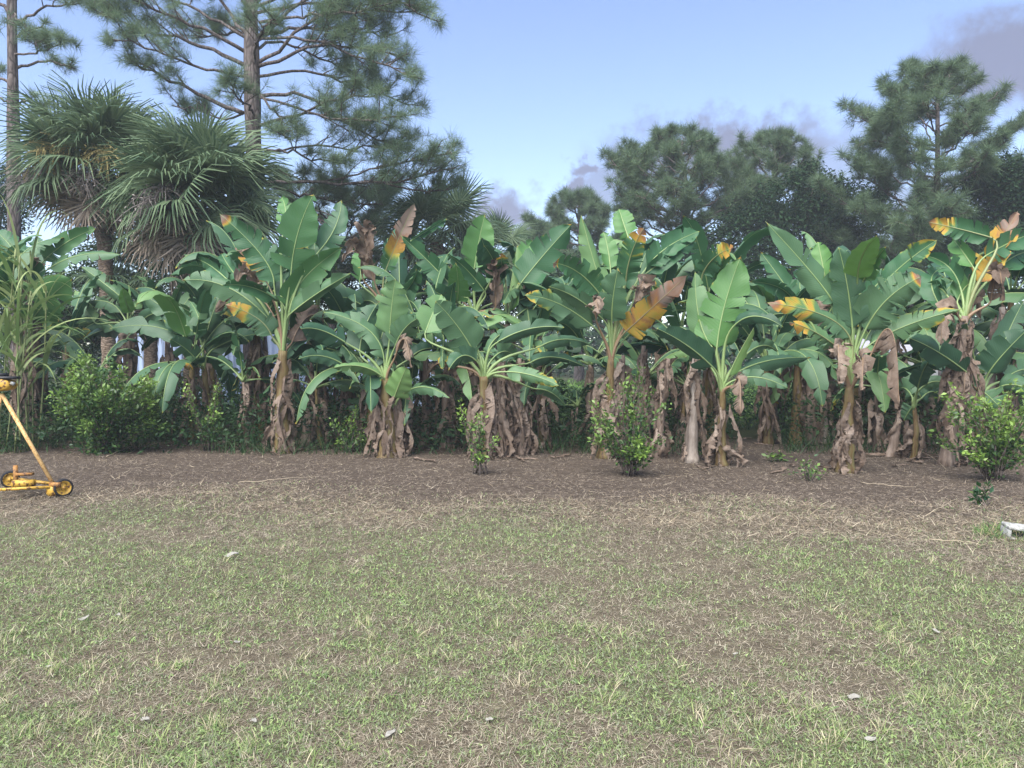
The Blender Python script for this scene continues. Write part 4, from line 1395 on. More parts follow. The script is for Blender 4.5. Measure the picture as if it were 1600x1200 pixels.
def feather_palm(label, px, Y, n, L, seed):
    r = np.random.default_rng(seed)
    base = np.array([(px - 800) / F * Y, Y, 0.0])
    t = thing('feather_palm', base, label, 'palm')
    for k in range(n):
        az = k / n * 6.283 + r.normal() * .2
        el = R(r.uniform(45, 78))
        d = np.array([math.sin(az) * math.cos(el), math.cos(az) * math.cos(el), math.sin(el)])
        p = [np.zeros(3)]
        for j in range(14):
            d = d + np.array([0, 0, -0.06 - .008 * j]); d /= np.linalg.norm(d)
            p.append(p[-1] + d * L / 14)
        p = np.array(p)
        mb = MB()
        v, q, tr = tube(p, np.linspace(.018, .004, 15), 5)
        mb.add(v, quads=q, tris=tr, rnd=np.full(len(v), .4))
        T = norm(np.gradient(p, axis=0))
        S = norm(np.cross(T, np.array([0, 0, 1.0])))
        m = 52
        f = np.linspace(4, 13.9, m)
        i = f.astype(int)
        pb = p[i] + (p[np.minimum(i + 1, 14)] - p[i]) * (f - i)[:, None]
        for sd in (-1, 1):
            dr = norm(T[i] * 0.6 + S[i] * sd + np.array([0, 0, -.15]))
            blades(mb, pb, dr, np.full(m, .34) * (1.1 - np.abs(f - 8) / 9), np.full(m, .028), r, 0.8, 3, rnd=r.random(m) * .5)
        mb.build('frond', 'palm_leaf', t)


feather_palm('young feather palm in the shade right of the fanned banana plant', 1385, 14.6, 9, 1.7, 61)
feather_palm('young feather palm in the shade left of the middle banana clump', 700, 15.0, 8, 1.5, 62)
feather_palm('young feather palm standing before the white fence', 255, 18.5, 8, 1.5, 63)

# ------------------------------------------------------------------ fence, shed, far woods


def box(mb, c, s, rz=0.0, bev=0.0):
    c = np.array(c, float); h = np.array(s, float) / 2
    v = np.array([[x, y, z] for x in (-1, 1) for y in (-1, 1) for z in (-1, 1)], float) * h
    ca, sa = math.cos(rz), math.sin(rz)
    v = np.stack([v[:, 0] * ca - v[:, 1] * sa, v[:, 0] * sa + v[:, 1] * ca, v[:, 2]], -1) + c
    q = [[0, 1, 3, 2], [4, 6, 7, 5], [0, 4, 5, 1], [2, 3, 7, 6], [0, 2, 6, 4], [1, 5, 7, 3]]
    mb.add(v, quads=q)


def ribbed_panel(w, h):
    """trapezoid-ribbed sheet with thickness"""
    prof = []
    n = 6
    p = w / n
    for k in range(n):
        x = k * p
        prof += [(x, 0), (x + p * .55, 0), (x + p * .62, -.035), (x + p * .93, -.035)]
    prof.append((w, 0))
    prof = np.array(prof)
    m = len(prof)
    v = []
    for dy in (0.0, 0.012):
        for z in (0.0, h):
            v += [(x - w / 2, y + dy, z) for x, y in prof]
    q = []
    for k in range(m - 1):
        q += [[k, k + 1, m + k + 1, m + k], [2 * m + k + 1, 2 * m + k, 3 * m + k, 3 * m + k + 1], [m + k, m + k + 1, 3 * m + k + 1, 3 * m + k]]
    mb = MB(); mb.add(np.array(v), quads=np.array(q))
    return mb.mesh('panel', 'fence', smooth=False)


YF = 24.0
fx0 = (165 - 800) / F * YF
fe = thing('white_fence', (fx0, YF, 0), 'tall white ribbed metal fence behind the left half of the banana row', 'fence')
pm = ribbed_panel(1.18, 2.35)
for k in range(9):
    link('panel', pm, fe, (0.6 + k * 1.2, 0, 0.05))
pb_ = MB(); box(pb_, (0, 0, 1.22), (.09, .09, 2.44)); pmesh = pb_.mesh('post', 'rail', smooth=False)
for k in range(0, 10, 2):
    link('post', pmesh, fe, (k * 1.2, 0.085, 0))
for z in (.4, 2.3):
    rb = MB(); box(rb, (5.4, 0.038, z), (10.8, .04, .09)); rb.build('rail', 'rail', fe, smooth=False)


def shed():
    Y = 26.0
    x0 = (1345 - 800) / F * Y; x1 = (1475 - 800) / F * Y
    t = thing('shed', ((x0 + x1) / 2, Y, 0), 'low shed with grey roof glimpsed between banana leaves at right', 'shed')
    w = x1 - x0
    mb = MB(); box(mb, (0, 1.5, .92), (w - .4, 3, 1.84)); mb.build('wall', 'shedwall', t, smooth=False)
    v = np.array([[-w / 2, -.3, 1.78], [w / 2, -.3, 1.78], [w / 2, 1.5, 2.35], [-w / 2, 1.5, 2.35], [-w / 2, 3.3, 1.78], [w / 2, 3.3, 1.78]])
    v2 = v + np.array([0, 0, .08])
    mb = MB(); mb.add(np.concatenate([v, v2]), quads=[[0, 3, 2, 1], [3, 4, 5, 2], [6, 7, 8, 9], [9, 8, 11, 10], [0, 1, 7, 6], [4, 10, 11, 5], [0, 6, 9, 3], [3, 9, 10, 4], [1, 2, 8, 7], [2, 5, 11, 8]])
    mb.build('roof', 'roof', t, smooth=False)


shed()

# far woods that close the horizon
r = np.random.default_rng(71)
mb = MB()
n = 42000
th = r.uniform(-1.05, 1.05, n)
dist = r.uniform(62, 90, n)
x = np.sin(th) * dist; y = np.cos(th) * dist
top = 3.2 + 3.6 * vnoise(th * 60 + 50, dist * 0.08, 0.25, 4)
z = r.random(n) ** 0.7 * top
leaf_cloud(mb, np.stack([x, y, z], -1), np.full(n, 0.75), np.clip(vnoise(th * 60, z * 0.7 + dist * .1, 1.0, 2) * 1.2 - .1 + r.normal(size=n) * .15, 0, 1), r)
o = mb.build('distant_woods', 'woods'); tag(o, 'distant dark woods along the horizon behind everything', 'woods'); o['kind'] = 'stuff'
# ------------------------------------------------------------------ lawn and straw


def lawn():
    r = np.random.default_rng(81)
    mb = MB()
    n = 410000
    # points spread so that the density on screen stays even
    Yd = 2.3 * (10.6 / 2.3) ** r.random(n)
    X = (r.random(n) * 2 - 1) * (0.72 * Yd + 0.5)
    n1 = vnoise(X + 20, Yd + 9, 0.75, 4)
    n2 = 0.5 * vnoise(X + 60, Yd + 31, 3.2, 3) + 0.5 * vnoise(X + 6, Yd + 71, 11.0, 2)
    edge = 8.1 - 0.12 * X + (n1 - 0.5) * 2.4 + 0.25 * np.sin(X * 1.3)
    fade = sstep(1.6, -2.0, Yd - edge)
    bare = sstep(0.33, 0.46, n2 * 0.6 + n1 * 0.4)
    keep = r.random(n) < (fade * (0.52 + 0.48 * bare))
    X, Yd, n1, n2, fade = X[keep], Yd[keep], n1[keep], n2[keep], fade[keep]
    n = len(X)
    green = np.clip((n1 - 0.46) * 2.8 + (n2 - 0.5) * 3.6 + 0.52, 0, 1) * (0.35 + 0.65 * fade)
    pick = r.random(n)
    isgreen = pick < 0.10 + 0.76 * green
    Z = ground_z(X, Yd)
    base = np.stack([X, Yd, Z - 0.004], -1)
    c_gr = np.array([[0.115, 0.175, 0.062], [0.190, 0.270, 0.095], [0.310, 0.385, 0.160], [0.235, 0.265, 0.165]])
    c_dr = np.array([[0.370, 0.325, 0.235], [0.280, 0.232, 0.170], [0.480, 0.430, 0.320], [0.190, 0.152, 0.113]])
    col = np.where(isgreen[:, None], c_gr[r.integers(4, size=n)], c_dr[r.integers(4, size=n)])
    col *= (0.8 + 0.4 * r.random(n))[:, None]
    # upright short blades, flat broad weed leaves, and dry lying blades
    kind = r.random(n)
    lay = (~isgreen & (kind < 0.8)) | (isgreen & (kind < 0.25))
    broad = isgreen & (kind > 0.70)
    up = ~lay & ~broad
    az = r.random(n) * 6.283
    dscale = 0.75 + 0.05 * Yd

    def go(mask, el0, el1, l0, l1, w0, w1, bend, segs=2):
        m = mask.sum()
        el = r.uniform(el0, el1, m)
        d = np.stack([np.cos(az[mask]) * np.cos(el), np.sin(az[mask]) * np.cos(el), np.sin(el)], -1)
        b = base[mask].copy()
        b[:, 2] += r.random(m) * 0.016
        blades(mb, b, d, r.uniform(l0, l1, m) * dscale[mask], r.uniform(w0, w1, m) * dscale[mask], r, bend, segs, col=col[mask])
    go(up, 0.4, 1.3, 0.020, 0.052, 0.0020, 0.0042, 0.8)
    go(broad, 0.15, 0.9, 0.014, 0.030, 0.005, 0.010, 0.5, 3)
    go(lay, -0.05, 0.5, 0.025, 0.070, 0.0016, 0.0034, 0.35, 1)
    # rosettes of broad weeds and tufts of longer blades break up the carpet
    m = 1500
    cy_ = 2.4 * (8.6 / 2.4) ** r.random(m); cx_ = (r.random(m) * 2 - 1) * (0.72 * cy_ + .4)
    ok = (vnoise(cx_ + 20, cy_ + 9, 0.75, 4) > 0.44) & (r.random(m) < sstep(9.0, 6.0, cy_ + .1 * cx_))
    cx_, cy_ = cx_[ok], cy_[ok]
    m = len(cx_)
    for (cnt, share, sp, e0, e1, l0, l1, w0, w1, bnd, pal) in [
        (11, 0.6, .028, .25, 1.0, .018, .042, .006, .012, .7, np.array([[.19, .29, .095], [.26, .36, .13], [.15, .24, .085]])),
        (16, 0.4, .022, .6, 1.35, .05, .11, .0022, .0045, 1.0, np.array([[.30, .34, .14], [.45, .40, .25], [.20, .27, .09], [.50, .44, .30]]))]:
        sel = r.random(m) < share
        X2 = np.repeat(cx_[sel], cnt); Y2 = np.repeat(cy_[sel], cnt); k2 = len(X2)
        X2 = X2 + r.normal(size=k2) * sp; Y2 = Y2 + r.normal(size=k2) * sp
        a2 = r.random(k2) * 6.283; e2 = r.uniform(e0, e1, k2)
        d2 = np.stack([np.cos(a2) * np.cos(e2), np.sin(a2) * np.cos(e2), np.sin(e2)], -1)
        blades(mb, np.stack([X2, Y2, ground_z(X2, Y2)], -1), d2, r.uniform(l0, l1, k2), r.uniform(w0, w1, k2), r, bnd, 3,
               col=pal[r.integers(len(pal), size=k2)] * (0.8 + .4 * r.random(k2))[:, None])
    o = mb.build('lawn_grass', 'grass')
    tag(o, 'short patchy lawn of green and dry grass blades', 'grass'); o['kind'] = 'stuff'


lawn()


def straw():
    r = np.random.default_rng(82)
    mb = MB()
    n = 250000
    Yd = 5.4 * (14.5 / 5.4) ** r.random(n)
    X = (r.random(n) * 2 - 1) * (0.72 * Yd + 0.6)
    n1 = vnoise(X + 20, Yd + 9, 0.75, 4)
    n2 = vnoise(X + 5, Yd * 2.2 + 3, 1.1, 3)
    edge = 8.1 - 0.12 * X + (n1 - 0.5) * 2.4 + 0.25 * np.sin(X * 1.3)
    d = Yd - edge
    band = np.exp(-((d - 0.1) / 0.85) ** 2)
    dens = sstep(-2.0, 0.0, d) * (0.42 + 0.30 * n2) + 0.4 * band * sstep(-2.0, 0, d)
    keep = r.random(n) < dens
    X, Yd, band, n2 = X[keep], Yd[keep], band[keep], n2[keep]
    n = len(X)
    pal = np.array([[0.25, 0.205, 0.16], [0.20, 0.162, 0.125], [0.31, 0.26, 0.20], [0.155, 0.124, 0.098]])
    pale = np.array([[0.36, 0.30, 0.20], [0.45, 0.39, 0.28], [0.27, 0.21, 0.14], [0.20, 0.155, 0.105]])
    isp = r.random(n) < 0.06 + 0.36 * band
    col = np.where(isp[:, None], pale[r.integers(4, size=n)], pal[r.integers(4, size=n)]) * (0.75 + 0.5 * r.random(n))[:, None]
    az = r.random(n) * 6.283
    el = np.abs(r.normal(size=n)) * 0.28
    dd = np.stack([np.cos(az) * np.cos(el), np.sin(az) * np.cos(el), np.sin(el)], -1)
    base = np.stack([X, Yd, ground_z(X, Yd) + 0.002 + 0.03 * r.random(n) * n2], -1)
    blades(mb, base, dd, r.uniform(0.03, 0.11, n) * (0.7 + 0.7 * isp), r.uniform(0.0022, 0.0055, n), r, 0.30, 1, col=col)
    o = mb.build('straw_litter', 'straw')
    tag(o, 'brown cut straw strewn over the bare strip before the bananas', 'straw'); o['kind'] = 'stuff'


straw()


def undergrowth():
    r = np.random.default_rng(83)
    mb = MB()
    n = 88000
    Yd = r.uniform(12.9, 22.5, n)
    px = r.uniform(-120, 1720, n)
    X = (px - 800) / F * Yd
    gap = sstep(60, 25, np.abs(px - 1180)) * (Yd < 17)              # the open gap between the plants
    mound = vnoise(X + 9, Yd + 4, 0.55, 3)
    H = (0.25 + 1.25 * mound) * sstep(12.7, 14.6, Yd + 0.5) + 0.14
    H = H * np.where(px > 880, 0.8, 1.0)
    front = 12.9 + 1.1 * (vnoise(X, X * 0 + 3, 0.8, 2) - 0.5) * 2 + np.where(px > 820, .6, 0)
    keep = (r.random(n) > gap) & (Yd > front)
    X, Yd, H, mound = X[keep], Yd[keep], H[keep], mound[keep]
    n = len(X)
    z = H * r.random(n) ** 0.55
    leaf_cloud(mb, np.stack([X, Yd, z], -1), r.uniform(0.05, 0.13, n), np.clip(r.random(n) * 0.7 + (mound - .5), 0, 1), r, elong=2.4, droop=0.1)
    m = 16000
    Yb = r.uniform(12.8, 18, m); pb = r.uniform(-120, 1720, m); Xb = (pb - 800) / F * Yb
    gp = sstep(60, 25, np.abs(pb - 1180)) * (Yb < 17)
    kp = (r.random(m) > gp) & (vnoise(Xb, Yb, 0.9, 2) > 0.46)
    Xb, Yb = Xb[kp], Yb[kp]; m = len(Xb)
    az = r.random(m) * 6.283; el = r.uniform(.7, 1.4, m)
    d = np.stack([np.cos(az) * np.cos(el), np.sin(az) * np.cos(el), np.sin(el)], -1)
    blades(mb, np.stack([Xb, Yb, ground_z(Xb, Yb)], -1), d, r.uniform(.15, .6, m), r.uniform(.006, .014, m), r, 0.9, 3, rnd=r.random(m))
    o = mb.build('undergrowth', 'weed')
    tag(o, 'dark weeds and vines growing under and behind the banana plants', 'weeds'); o['kind'] = 'stuff'
    # brighter open field beyond
    mb = MB()
    n = 32000
    Yd = r.uniform(18.0, 34, n); px = r.uniform(820, 1720, n); X = (px - 800) / F * Yd
    z = (0.35 + 0.5 * vnoise(X, Yd, .5, 2)) * r.random(n)
    leaf_cloud(mb, np.stack([X, Yd, z], -1), r.uniform(.07, .16, n), r.random(n), r, elong=2.6, droop=-.5)
    o = mb.build('field_weeds', 'meadow')
    tag(o, 'pale green weedy field seen through the gap in the bananas', 'weeds'); o['kind'] = 'stuff'


undergrowth()

def leaf_litter():
    """torn dead banana leaves lying under the row"""
    r = np.random.default_rng(84)
    mb = MB()
    src = []
    for me in SKIRT:
        co = np.empty(len(me.vertices) * 3, np.float32); me.vertices.foreach_get('co', co)
        lv = np.empty(len(me.vertices) * 3, np.float32); me.attributes['luv'].data.foreach_get('vector', lv)
        qs = np.array([list(pl.vertices) for pl in me.polygons])
        src.append((co.reshape(-1, 3), qs, lv.reshape(-1, 3)))
    spots = [o.location for o in COL.objects if o.name.startswith('banana_plant')]
    for c in spots:
        for k in range(4):
            co, qs, lv = src[r.integers(len(src))]
            a = r.random() * 6.283
            x0, y0 = c[0] + r.normal() * .38, c[1] + r.normal() * .30
            sc_ = r.uniform(.25, .75)
            lx = co[:, 2] * sc_; ly = co[:, 0] * .9; lz = np.abs(co[:, 1] - .12) * .35 + .012
            X = x0 + lx * math.cos(a) - ly * math.sin(a); Yv = y0 + lx * math.sin(a) + ly * math.cos(a)
            mb.add(np.stack([X, Yv, ground_z(X, Yv) + lz], -1), quads=qs, luv=lv)
    o = mb.build('leaf_litter', 'dead')
    tag(o, 'torn brown dead banana leaves littering the ground under the row', 'leaf litter'); o['kind'] = 'stuff'


leaf_litter()

# ------------------------------------------------------------------ shrubs


def shrub(label, px, py, w_px, h_px, nst, nleaf, size, seed, bright=0.5, name='citrus_shrub', lean=0.0):
    r = np.random.default_rng(seed)
    g = G(px, py)
    Y = g[1]
    base = np.array([g[0], Y, float(ground_z(g[0], Y)) - .01])
    t = thing(name, base, label, 'shrub', 'young citrus shrubs')
    W = w_px * Y / F; H = h_px * Y / F
    pos, rn, up = [], [], []
    per = nleaf // nst
    big_ = W > 1.55
    for k in range(nst):
        az = r.random() * 6.283
        rad = math.sqrt(r.random()) * W * (0.5 if W > 1.4 else 0.58)
        e = np.array([math.cos(az) * rad + lean * H, math.sin(az) * rad * 0.7, H * ((0.35 + 0.65 * r.random() ** 0.7) * (1 - 0.35 * (2 * rad / W) ** 2) if big_ else 0.22 + 0.78 * r.random() ** 1.3)])
        b = np.array([r.normal() * .05, r.normal() * .05, 0])
        c = (b + e) / 2 + np.array([r.normal() * .08 * W, r.normal() * .08 * W, .12 * H])
        path = bez2(b, c, e, 9)
        v, q, tri = tube(path, np.linspace(.010, .003, 9), 4)
        sm = MB(); sm.add(v, quads=q, tris=tri); sm.build('stem', 'twig', t)
        f = r.random(per) ** 0.6 if big_ else 0.18 + 0.82 * r.random(per) ** 0.75
        p = np.stack([np.interp(f, np.linspace(0, 1, 9), path[:, j]) for j in range(3)], -1) + r.normal(size=(per, 3)) * (0.03 + (0.05 if W > 1.4 else 0.02) * W * (1.1 - f))[:, None]
        p[:, 2] = np.maximum(p[:, 2], 0.02)
        pos.append(p)
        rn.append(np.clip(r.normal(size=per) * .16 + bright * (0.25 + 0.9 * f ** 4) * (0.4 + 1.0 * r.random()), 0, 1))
        tt = norm(np.gradient(path, axis=0))
        up.append(np.stack([np.interp(f, np.linspace(0, 1, 9), tt[:, j]) for j in range(3)], -1) * 0.5)
    mb = MB()
    pos = np.concatenate(pos); n = len(pos)
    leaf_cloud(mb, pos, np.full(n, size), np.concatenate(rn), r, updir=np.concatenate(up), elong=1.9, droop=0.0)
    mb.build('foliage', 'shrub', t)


shrub('large rounded citrus shrub at left with one tall leafy shoot', 165, 708, 195, 165, 60, 8500, .068, 91, .62)
shrub('small citrus shrub before the slender young banana plant', 326, 704, 62, 110, 14, 700, .058, 92, 1.1)
shrub('small pale citrus shrub between the tall split leaf plant and dead skirt', 545, 706, 62, 72, 12, 420, .058, 93, 1.2)
shrub('thin upright citrus shrub with bright leaves before the middle banana clump', 748, 742, 58, 130, 12, 520, .055, 94, 1.2)
shrub('leafy citrus shrub under the long orange banana leaf', 985, 742, 120, 175, 30, 2100, .060, 95, .75)
shrub('bright tipped citrus shrub at the right edge below broad banana leaves', 1550, 752, 160, 165, 36, 2700, .062, 96, 1.0)
shrub('tiny weed sprouting on the bare strip near the fanned banana plant', 1268, 750, 60, 34, 9, 110, .055, 97, .6, 'weed_plant')
shrub('tiny round leaved weed at the mouth of the open gap', 1206, 722, 34, 20, 5, 70, .075, 98, .8, 'weed_plant')
shrub('small dark seedling on the bare soil near the white block', 1530, 792, 24, 40, 4, 60, .07, 99, .1, 'weed_plant')
shrub('low leafy weed at the foot of the bleached stem', 1092, 716, 26, 32, 4, 40, .11, 100, .15, 'weed_plant')
shrub('dark hedge like shrub before the white fence at left', 250, 688, 110, 80, 24, 3600, .06, 101, .15)

# ------------------------------------------------------------------ tall cane grass at the left edge


def cane():
    r = np.random.default_rng(103)
    g = G(26, 704)
    Y = g[1]
    t = thing('cane_grass', (g[0], Y, 0), 'tall clump of cane grass with arching blades at the left edge', 'cane grass')
    for k in range(13):
        b = np.array([r.normal() * .26 - .05, r.normal() * .2, 0])
        e = b + np.array([r.normal() * .18 + .05, r.normal() * .15, r.uniform(2.2, 3.5)])
        pth = bez2(b, (b + e) / 2 + r.normal(size=3) * .05, e, 12)
        rad = np.full(12, .012) * (1 + .18 * (np.arange(12) % 2))
        v, q, tri = tube(pth, rad, 6)
        mb = MB(); mb.add(v, quads=q, tris=tri); mb.build('stalk', 'cane_stalk', t)
        for j in range(7):
            f = r.uniform(.4, 1.0)
            p = np.array([np.interp(f, np.linspace(0, 1, 12), pth[:, m]) for m in range(3)])
            az = r.random() * 6.283; el = r.uniform(.75, 1.35)
            d = np.array([[math.cos(az) * math.cos(el), math.sin(az) * math.cos(el), math.sin(el)]])
            mb = MB()
            blades(mb, p[None], d, np.array([r.uniform(1.2, 2.0)]), np.array([r.uniform(.05, .085)]), r, r.uniform(1.6, 3.0), 12, rnd=np.array([r.random()]))
            mb.build('blade', 'cane', t)
    add_skirt(t, (np.zeros(3), np.array([.1, 0, 2.0])), 7, r, .4, .95, .5, .9, .15)


cane()

# ------------------------------------------------------------------ yellow wheeled machine at the left edge


def lathe(profile, n=24):
    """profile of (radius, y) spun round the Y axis"""
    pr = np.array(profile, float)
    a = np.linspace(0, 2 * math.pi, n, endpoint=False)
    v = np.stack([pr[:, 0][:, None] * np.cos(a), np.broadcast_to(pr[:, 1][:, None], (len(pr), n)), pr[:, 0][:, None] * np.sin(a)], -1).reshape(-1, 3)
    i = np.arange(len(pr) - 1)[:, None] * n; k = np.arange(n)[None]; k2 = (k + 1) % n
    q = np.stack([i + k, i + k2, i + n + k2, i + n + k], -1).reshape(-1, 4)
    return v, q


def machine():
    g = G(93, 776)
    Y = g[1]
    base = np.array([G(5, 780)[0], Y, 0.0])
    t = thing('yard_machine', base, 'rusty yellow wheeled yard machine with slanting pole, cut off by the left edge', 'machine')
    gz = lambda x, y: float(ground_z(base[0] + x, base[1] + y))
    rw = 0.105

    def wheel(x, y, rz):
        w = bpy.data.objects.new('wheel', None); COL.objects.link(w); w.parent = t
        w.location = (x, y, rw + gz(x, y) + .005); w.rotation_euler = (0, 0, rz)
        v, q = lathe([(rw * .78, -.030), (rw * .92, -.032), (rw, -.018), (rw * 1.0, .018), (rw * .92, .032), (rw * .78, .030), (rw * .78, -.030)], 28)
        mb = MB(); mb.add(v, quads=q); mb.build('tyre', 'rubber', w)
        v, q = lathe([(.001, -.030), (.022, -.030), (.026, -.012), (rw * .62, -.006), (rw * .70, -.028), (rw * .80, -.028), (rw * .80, .028), (rw * .70, .028), (rw * .6, .008), (.026, .012), (.02, .03), (.001, .03)], 24)
        mb = MB(); mb.add(v, quads=q); mb.build('rim', 'yellow', w)
        v, q = lathe([(.001, -.045), (.011, -.045), (.011, .045), (.001, .045)], 10)
        mb = MB(); mb.add(v, quads=q); mb.build('hub', 'orange', w)
    xr = P(97, 760, Y)[0] - base[0]
    xl = P(2, 770, Y)[0] - base[0]
    wheel(xr, 0.02, R(48))
    wheel(xl, -0.32, R(55))
    wheel(xl - .25, 0.55, R(35))
    za = rw + 0.02

    def bar(name, pts, rad, mat, sides=10):
        v, q, tr = tube(np.array(pts), rad, sides)
        mb = MB(); mb.add(v, quads=q, tris=tr); return mb.build(name, mat, t)
    top = P(3, 616, Y) - base
    foot = P(83, 756, Y) - base
    foot[1] = 0.0
    bar('pole', [foot, (foot + top) / 2, top], .022, 'pole', 14)
    bar('brace', [top + np.array([-.005, 0, .0]), top + np.array([-.03, -.03, -.2]), np.array([xl - .30, -.25, .20])], .013, 'pole')
    bar('brace', [top + np.array([-.02, 0.02, 0]), np.array([xl - .8, .45, .2])], .013, 'yellow')
    # frame: two channel rails, a cross plate, bracket and drum at the right wheel
    mb = MB()
    for (a, b, w, h) in [((xl + .04, -.26, za - .02), (xr - .07, -.03, za + .01), .035, .03), ((xl + .10, .06, za + .03), (xr - .06, .05, za + .03), .05, .012), ((xl - .2, .5, za), (xr - .1, .06, za + .02), .035, .03)]:
        a, b = np.array(a), np.array(b); c = (a + b) / 2; L = np.linalg.norm(b - a); rz = math.atan2(b[1] - a[1], b[0] - a[0])
        box(mb, c, (L, w, h), rz)
    mb.build('frame', 'yellow', t, smooth=False)
    mb = MB(); box(mb, (xl + .28, -.03, za + .035), (.22, .10, .075), R(14)); mb.build('gear_box', 'yellow', t, smooth=False)
    mb = MB(); box(mb, (xr - .055, -.045, za + .02), (.13, .035, .055), R(-10)); mb.build('axle_bracket', 'orange', t, smooth=False)
    v, q = lathe([(.001, -.05), (.055, -.05), (.06, -.04), (.06, .04), (.055, .05), (.001, .05)], 18)
    mb = MB(); mb.add(v + np.array([xr - .10, -.01, .07]), quads=q); mb.build('drum', 'yellow', t)
    bar('axle', [(xr - .12, .03, za - .01), (xr, .01, za - .01)], .012, 'orange')
    # upright block with a flat plate, at the very edge
    mb = MB(); box(mb, (xl + .12, .25, za + .10), (.17, .09, .03), R(8)); mb.build('foot_plate', 'orange', t, smooth=False)
    bar('post', [(xl + .01, .25, .05), (xl + .01, .25, .33)], .026, 'orange')
    # head: rounded tank with a black cap and exhaust
    hd = P(2, 600, Y) - base
    v, q = lathe([(.001, -.10), (.07, -.10), (.095, -.085), (.10, -.05), (.10, .06), (.09, .085), (.06, .10), (.001, .10)], 8)
    v = v * np.array([1.25, 1, .72])
    mb = MB(); mb.add(v + hd + np.array([.03, 0, -.01]), quads=q)
    h = mb.build('tank', 'yellow', t)
    mb = MB(); box(mb, hd + np.array([.03, 0, .072]), (.30, .15, .03)); box(mb, hd + np.array([-.03, .01, .105]), (.15, .13, .04)); mb.build('cap', 'blackm', h, smooth=False)
    v, q, tr = tube(np.array([hd + np.array([.14, -.04, .01]), hd + np.array([.175, -.04, .0])]), [.025, .02], 8)
    mb = MB(); mb.add(v, quads=q, tris=tr); mb.build('outlet', 'concrete', h)
    bar('handle', [hd + np.array([-.05, .02, .10]), hd + np.array([-.30, .05, .22]), hd + np.array([-.62, .05, .20])], .014, 'blackm')


machine()

# ------------------------------------------------------------------ white concrete block at the right edge


def block():
    g = G(1602, 842)
    r = np.random.default_rng(105)
    t = thing('concrete_block', (g[0], g[1], float(ground_z(g[0], g[1])) - .02), 'weathered white hollow concrete block in the grass at the right edge', 'block')
    L, Wd, H, th = .36, .18, .13, .03
    mb = MB()
    ys = [-Wd / 2, Wd / 2]
    for (c, s) in [((0, 0, H - th / 2), (L, Wd, th)), ((-L / 2 + th / 2, 0, (H - th) / 2), (th, Wd - .006, H - th)), ((0.02, 0, (H - th) / 2), (th, Wd - .006, H - th)), ((L / 2 - th / 2, 0, (H - th) / 2), (th, Wd - .006, H - th)), ((0, 0, th / 2 - .004), (L - .01, Wd - .012, th))]:
        box(mb, c, s)
    o = mb.build('block_shell', 'concrete', t, smooth=False)
    bv = o.modifiers.new('bevel', 'BEVEL'); bv.width = .008; bv.segments = 2
    t.rotation_euler = (R(3), R(6), R(-12))
    # weeds round it
    mb = MB()
    n = 900
    a = r.random(n) * 6.283; rr_ = r.uniform(.05, .42, n)
    x = g[0] + np.cos(a) * rr_; y = g[1] + np.sin(a) * rr_ * .8 + .05
    keep = ~((np.abs(x - g[0]) < .21) & (np.abs(y - g[1]) < .11))
    x, y = x[keep], y[keep]; n = len(x)
    az = r.random(n) * 6.283; el = r.uniform(.5, 1.3, n)
    d = np.stack([np.cos(az) * np.cos(el), np.sin(az) * np.cos(el), np.sin(el)], -1)
    pal = np.array([[.10, .20, .05], [.16, .25, .08], [.05, .12, .04], [.32, .27, .15]])
    blades(mb, np.stack([x, y, ground_z(x, y)], -1), d, r.uniform(.06, .20, n), r.uniform(.003, .007, n), r, 1.3, 4, col=pal[r.integers(4, size=n)])
    o = mb.build('grass_tuft', 'grass'); tag(o, 'unmown grass tuft round the white block at the right edge', 'grass'); o['kind'] = 'stuff'


block()

# ------------------------------------------------------------------ bleached leaves and stalks lying about


def fallen(px, py, w, seed, lab):
    r = np.random.default_rng(seed)
    g = G(px, py)
    L = 0.8 * w * g[1] / F
    s = np.linspace(0, 1, 7)[:, None]; u = np.linspace(-1, 1, 5)[None]
    wd = 0.24 * L * np.sin(math.pi * (0.08 + 0.88 * s)) ** 0.7
    x = (s - .5) * L + 0 * u
    y = wd * u
    z = 0.018 + 0.10 * L * np.sin(s * 5 + r.random() * 6) + 0.16 * L * np.abs(u) * r.uniform(.4, 1.2) + 0.05 * L * np.sin(u * 4 + s * 9)
    v = np.stack([x, y, z], -1).reshape(-1, 3)
    i, j = np.meshgrid(np.arange(6), np.arange(4), indexing='ij'); k = i * 5 + j
    q = np.stack([k, k + 5, k + 6, k + 1], -1).reshape(-1, 4)
    mb = MB(); mb.add(v, quads=q)
    o = mb.build('fallen_leaf', 'fallen', None, (g[0], g[1], float(ground_z(g[0], g[1])) + .002))
    o.rotation_euler = (r.uniform(.1, .5), r.normal() * .2, r.uniform(-.8, .8))
    sd = o.modifiers.new('thick', 'SOLIDIFY'); sd.thickness = .0012
    tag(o, lab, 'leaf', 'bleached leaves on the lawn')


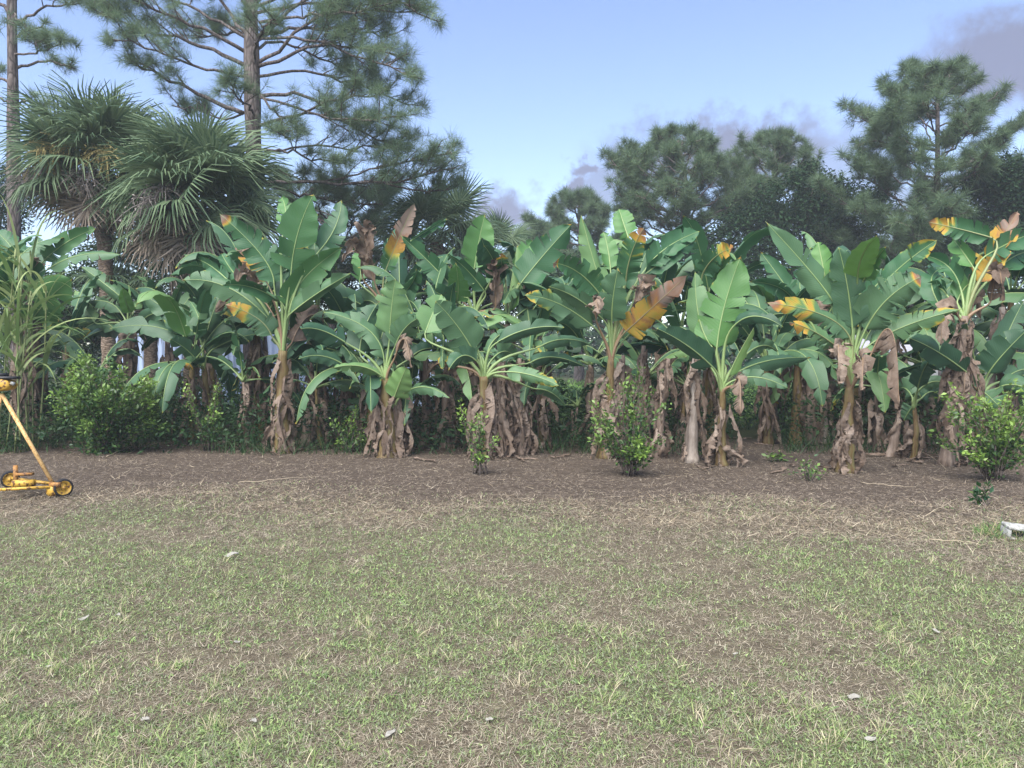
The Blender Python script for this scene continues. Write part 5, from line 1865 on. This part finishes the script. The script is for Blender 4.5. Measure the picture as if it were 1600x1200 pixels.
for k, (px, py, w, lab) in enumerate([
    (362, 874, 26, 'long bleached leaf on the lawn, farthest of the pale scraps'), (132, 971, 20, 'bright white curled leaf on the lawn at far left'),
    (187, 963, 14, 'small pale leaf just right of the bright white one at left'), (370, 1004, 12, 'tiny pale leaf on the lawn left of centre'),
    (229, 1130, 22, 'pale leaf low in the lawn at left'), (398, 1132, 20, 'grey bleached leaf on a bare spot, lower left'),
    (612, 1152, 24, 'bleached leaf near the bottom edge left of centre'), (766, 1131, 17, 'upright pale leaf scrap at the bottom centre'),
    (1334, 1090, 24, 'pale curled leaf on the lawn at lower right'), (1362, 1158, 22, 'pale leaf scrap near the bottom right'), (1150, 1023, 10, 'tiny white scrap right of centre on the lawn'),
    (1462, 987, 14, 'small pale leaf on the lawn at the right'), (78, 1042, 12, 'small grey leaf on the lawn at the left edge')]):
    fallen(px, py, w, 300 + k, lab)


def stalk(pts, rpx, lab, seed):
    r = np.random.default_rng(seed)
    g = [G(*p) for p in pts]
    c = g[0]
    p3 = np.array([[q[0], q[1], float(ground_z(q[0], q[1])) + .03 + .025 * (k % 2)] for k, q in enumerate(g)]) - np.array([c[0], c[1], 0])
    path = smooth_path(p3, 12)
    path[1:-1] += r.normal(size=(10, 3)) * .006
    v, q, t = tube(path, np.linspace(.0045, .002, 12), 5)
    mb = MB(); mb.add(v, quads=q, tris=t)
    o = mb.build('dry_stalk', 'stalk', None, (c[0], c[1], 0))
    tag(o, lab, 'stalk', 'dry stalks on the ground')


for k, (pts, lab) in enumerate([
    ([(372, 757), (430, 756), (497, 749)], 'long pale dry stalk on the straw right of the yellow machine'), ([(166, 716), (185, 710), (205, 700)], 'short dry stalk under the large citrus shrub'),
    ([(1418, 700), (1450, 714), (1478, 736)], 'dry stalk leaning under the small sucker at right'), ([(1446, 812), (1470, 802), (1496, 782)], 'bent dry stalk on bare soil near the white block'),
    ([(1452, 850), (1490, 856), (1540, 860)], 'straight pale stalk on the straw left of the white block'), ([(1345, 757), (1385, 765), (1430, 764)], 'thin dry stalk on the bare strip behind the seedling'),
    ([(570, 838), (592, 833), (612, 828)], 'pale stalk lying on the grass left of centre'), ([(1245, 840), (1240, 845), (1212, 852)], 'short forked stalk at the edge of the straw')]):
    stalk(pts, 1, lab, 400 + k)

# ------------------------------------------------------------------ haze
if HAZE > 0:
    mb = MB(); box(mb, (0, 65, 14.5), (320, 270, 31.5))
    hz = mb.build('haze', [], smooth=False)
    hm = bpy.data.materials.new('haze'); hm.use_nodes = True
    nt = hm.node_tree; nt.nodes.clear()
    ou = nt.nodes.new('ShaderNodeOutputMaterial'); pv = nt.nodes.new('ShaderNodeVolumePrincipled')
    pv.inputs['Color'].default_value = (0.86, 0.92, 1.0, 1); pv.inputs['Density'].default_value = HAZE
    nt.links.new(pv.outputs[0], ou.inputs['Volume'])
    hz.data.materials.append(hm)
    tag(hz, 'thin pale haze in the air', 'haze'); hz['kind'] = 'stuff'
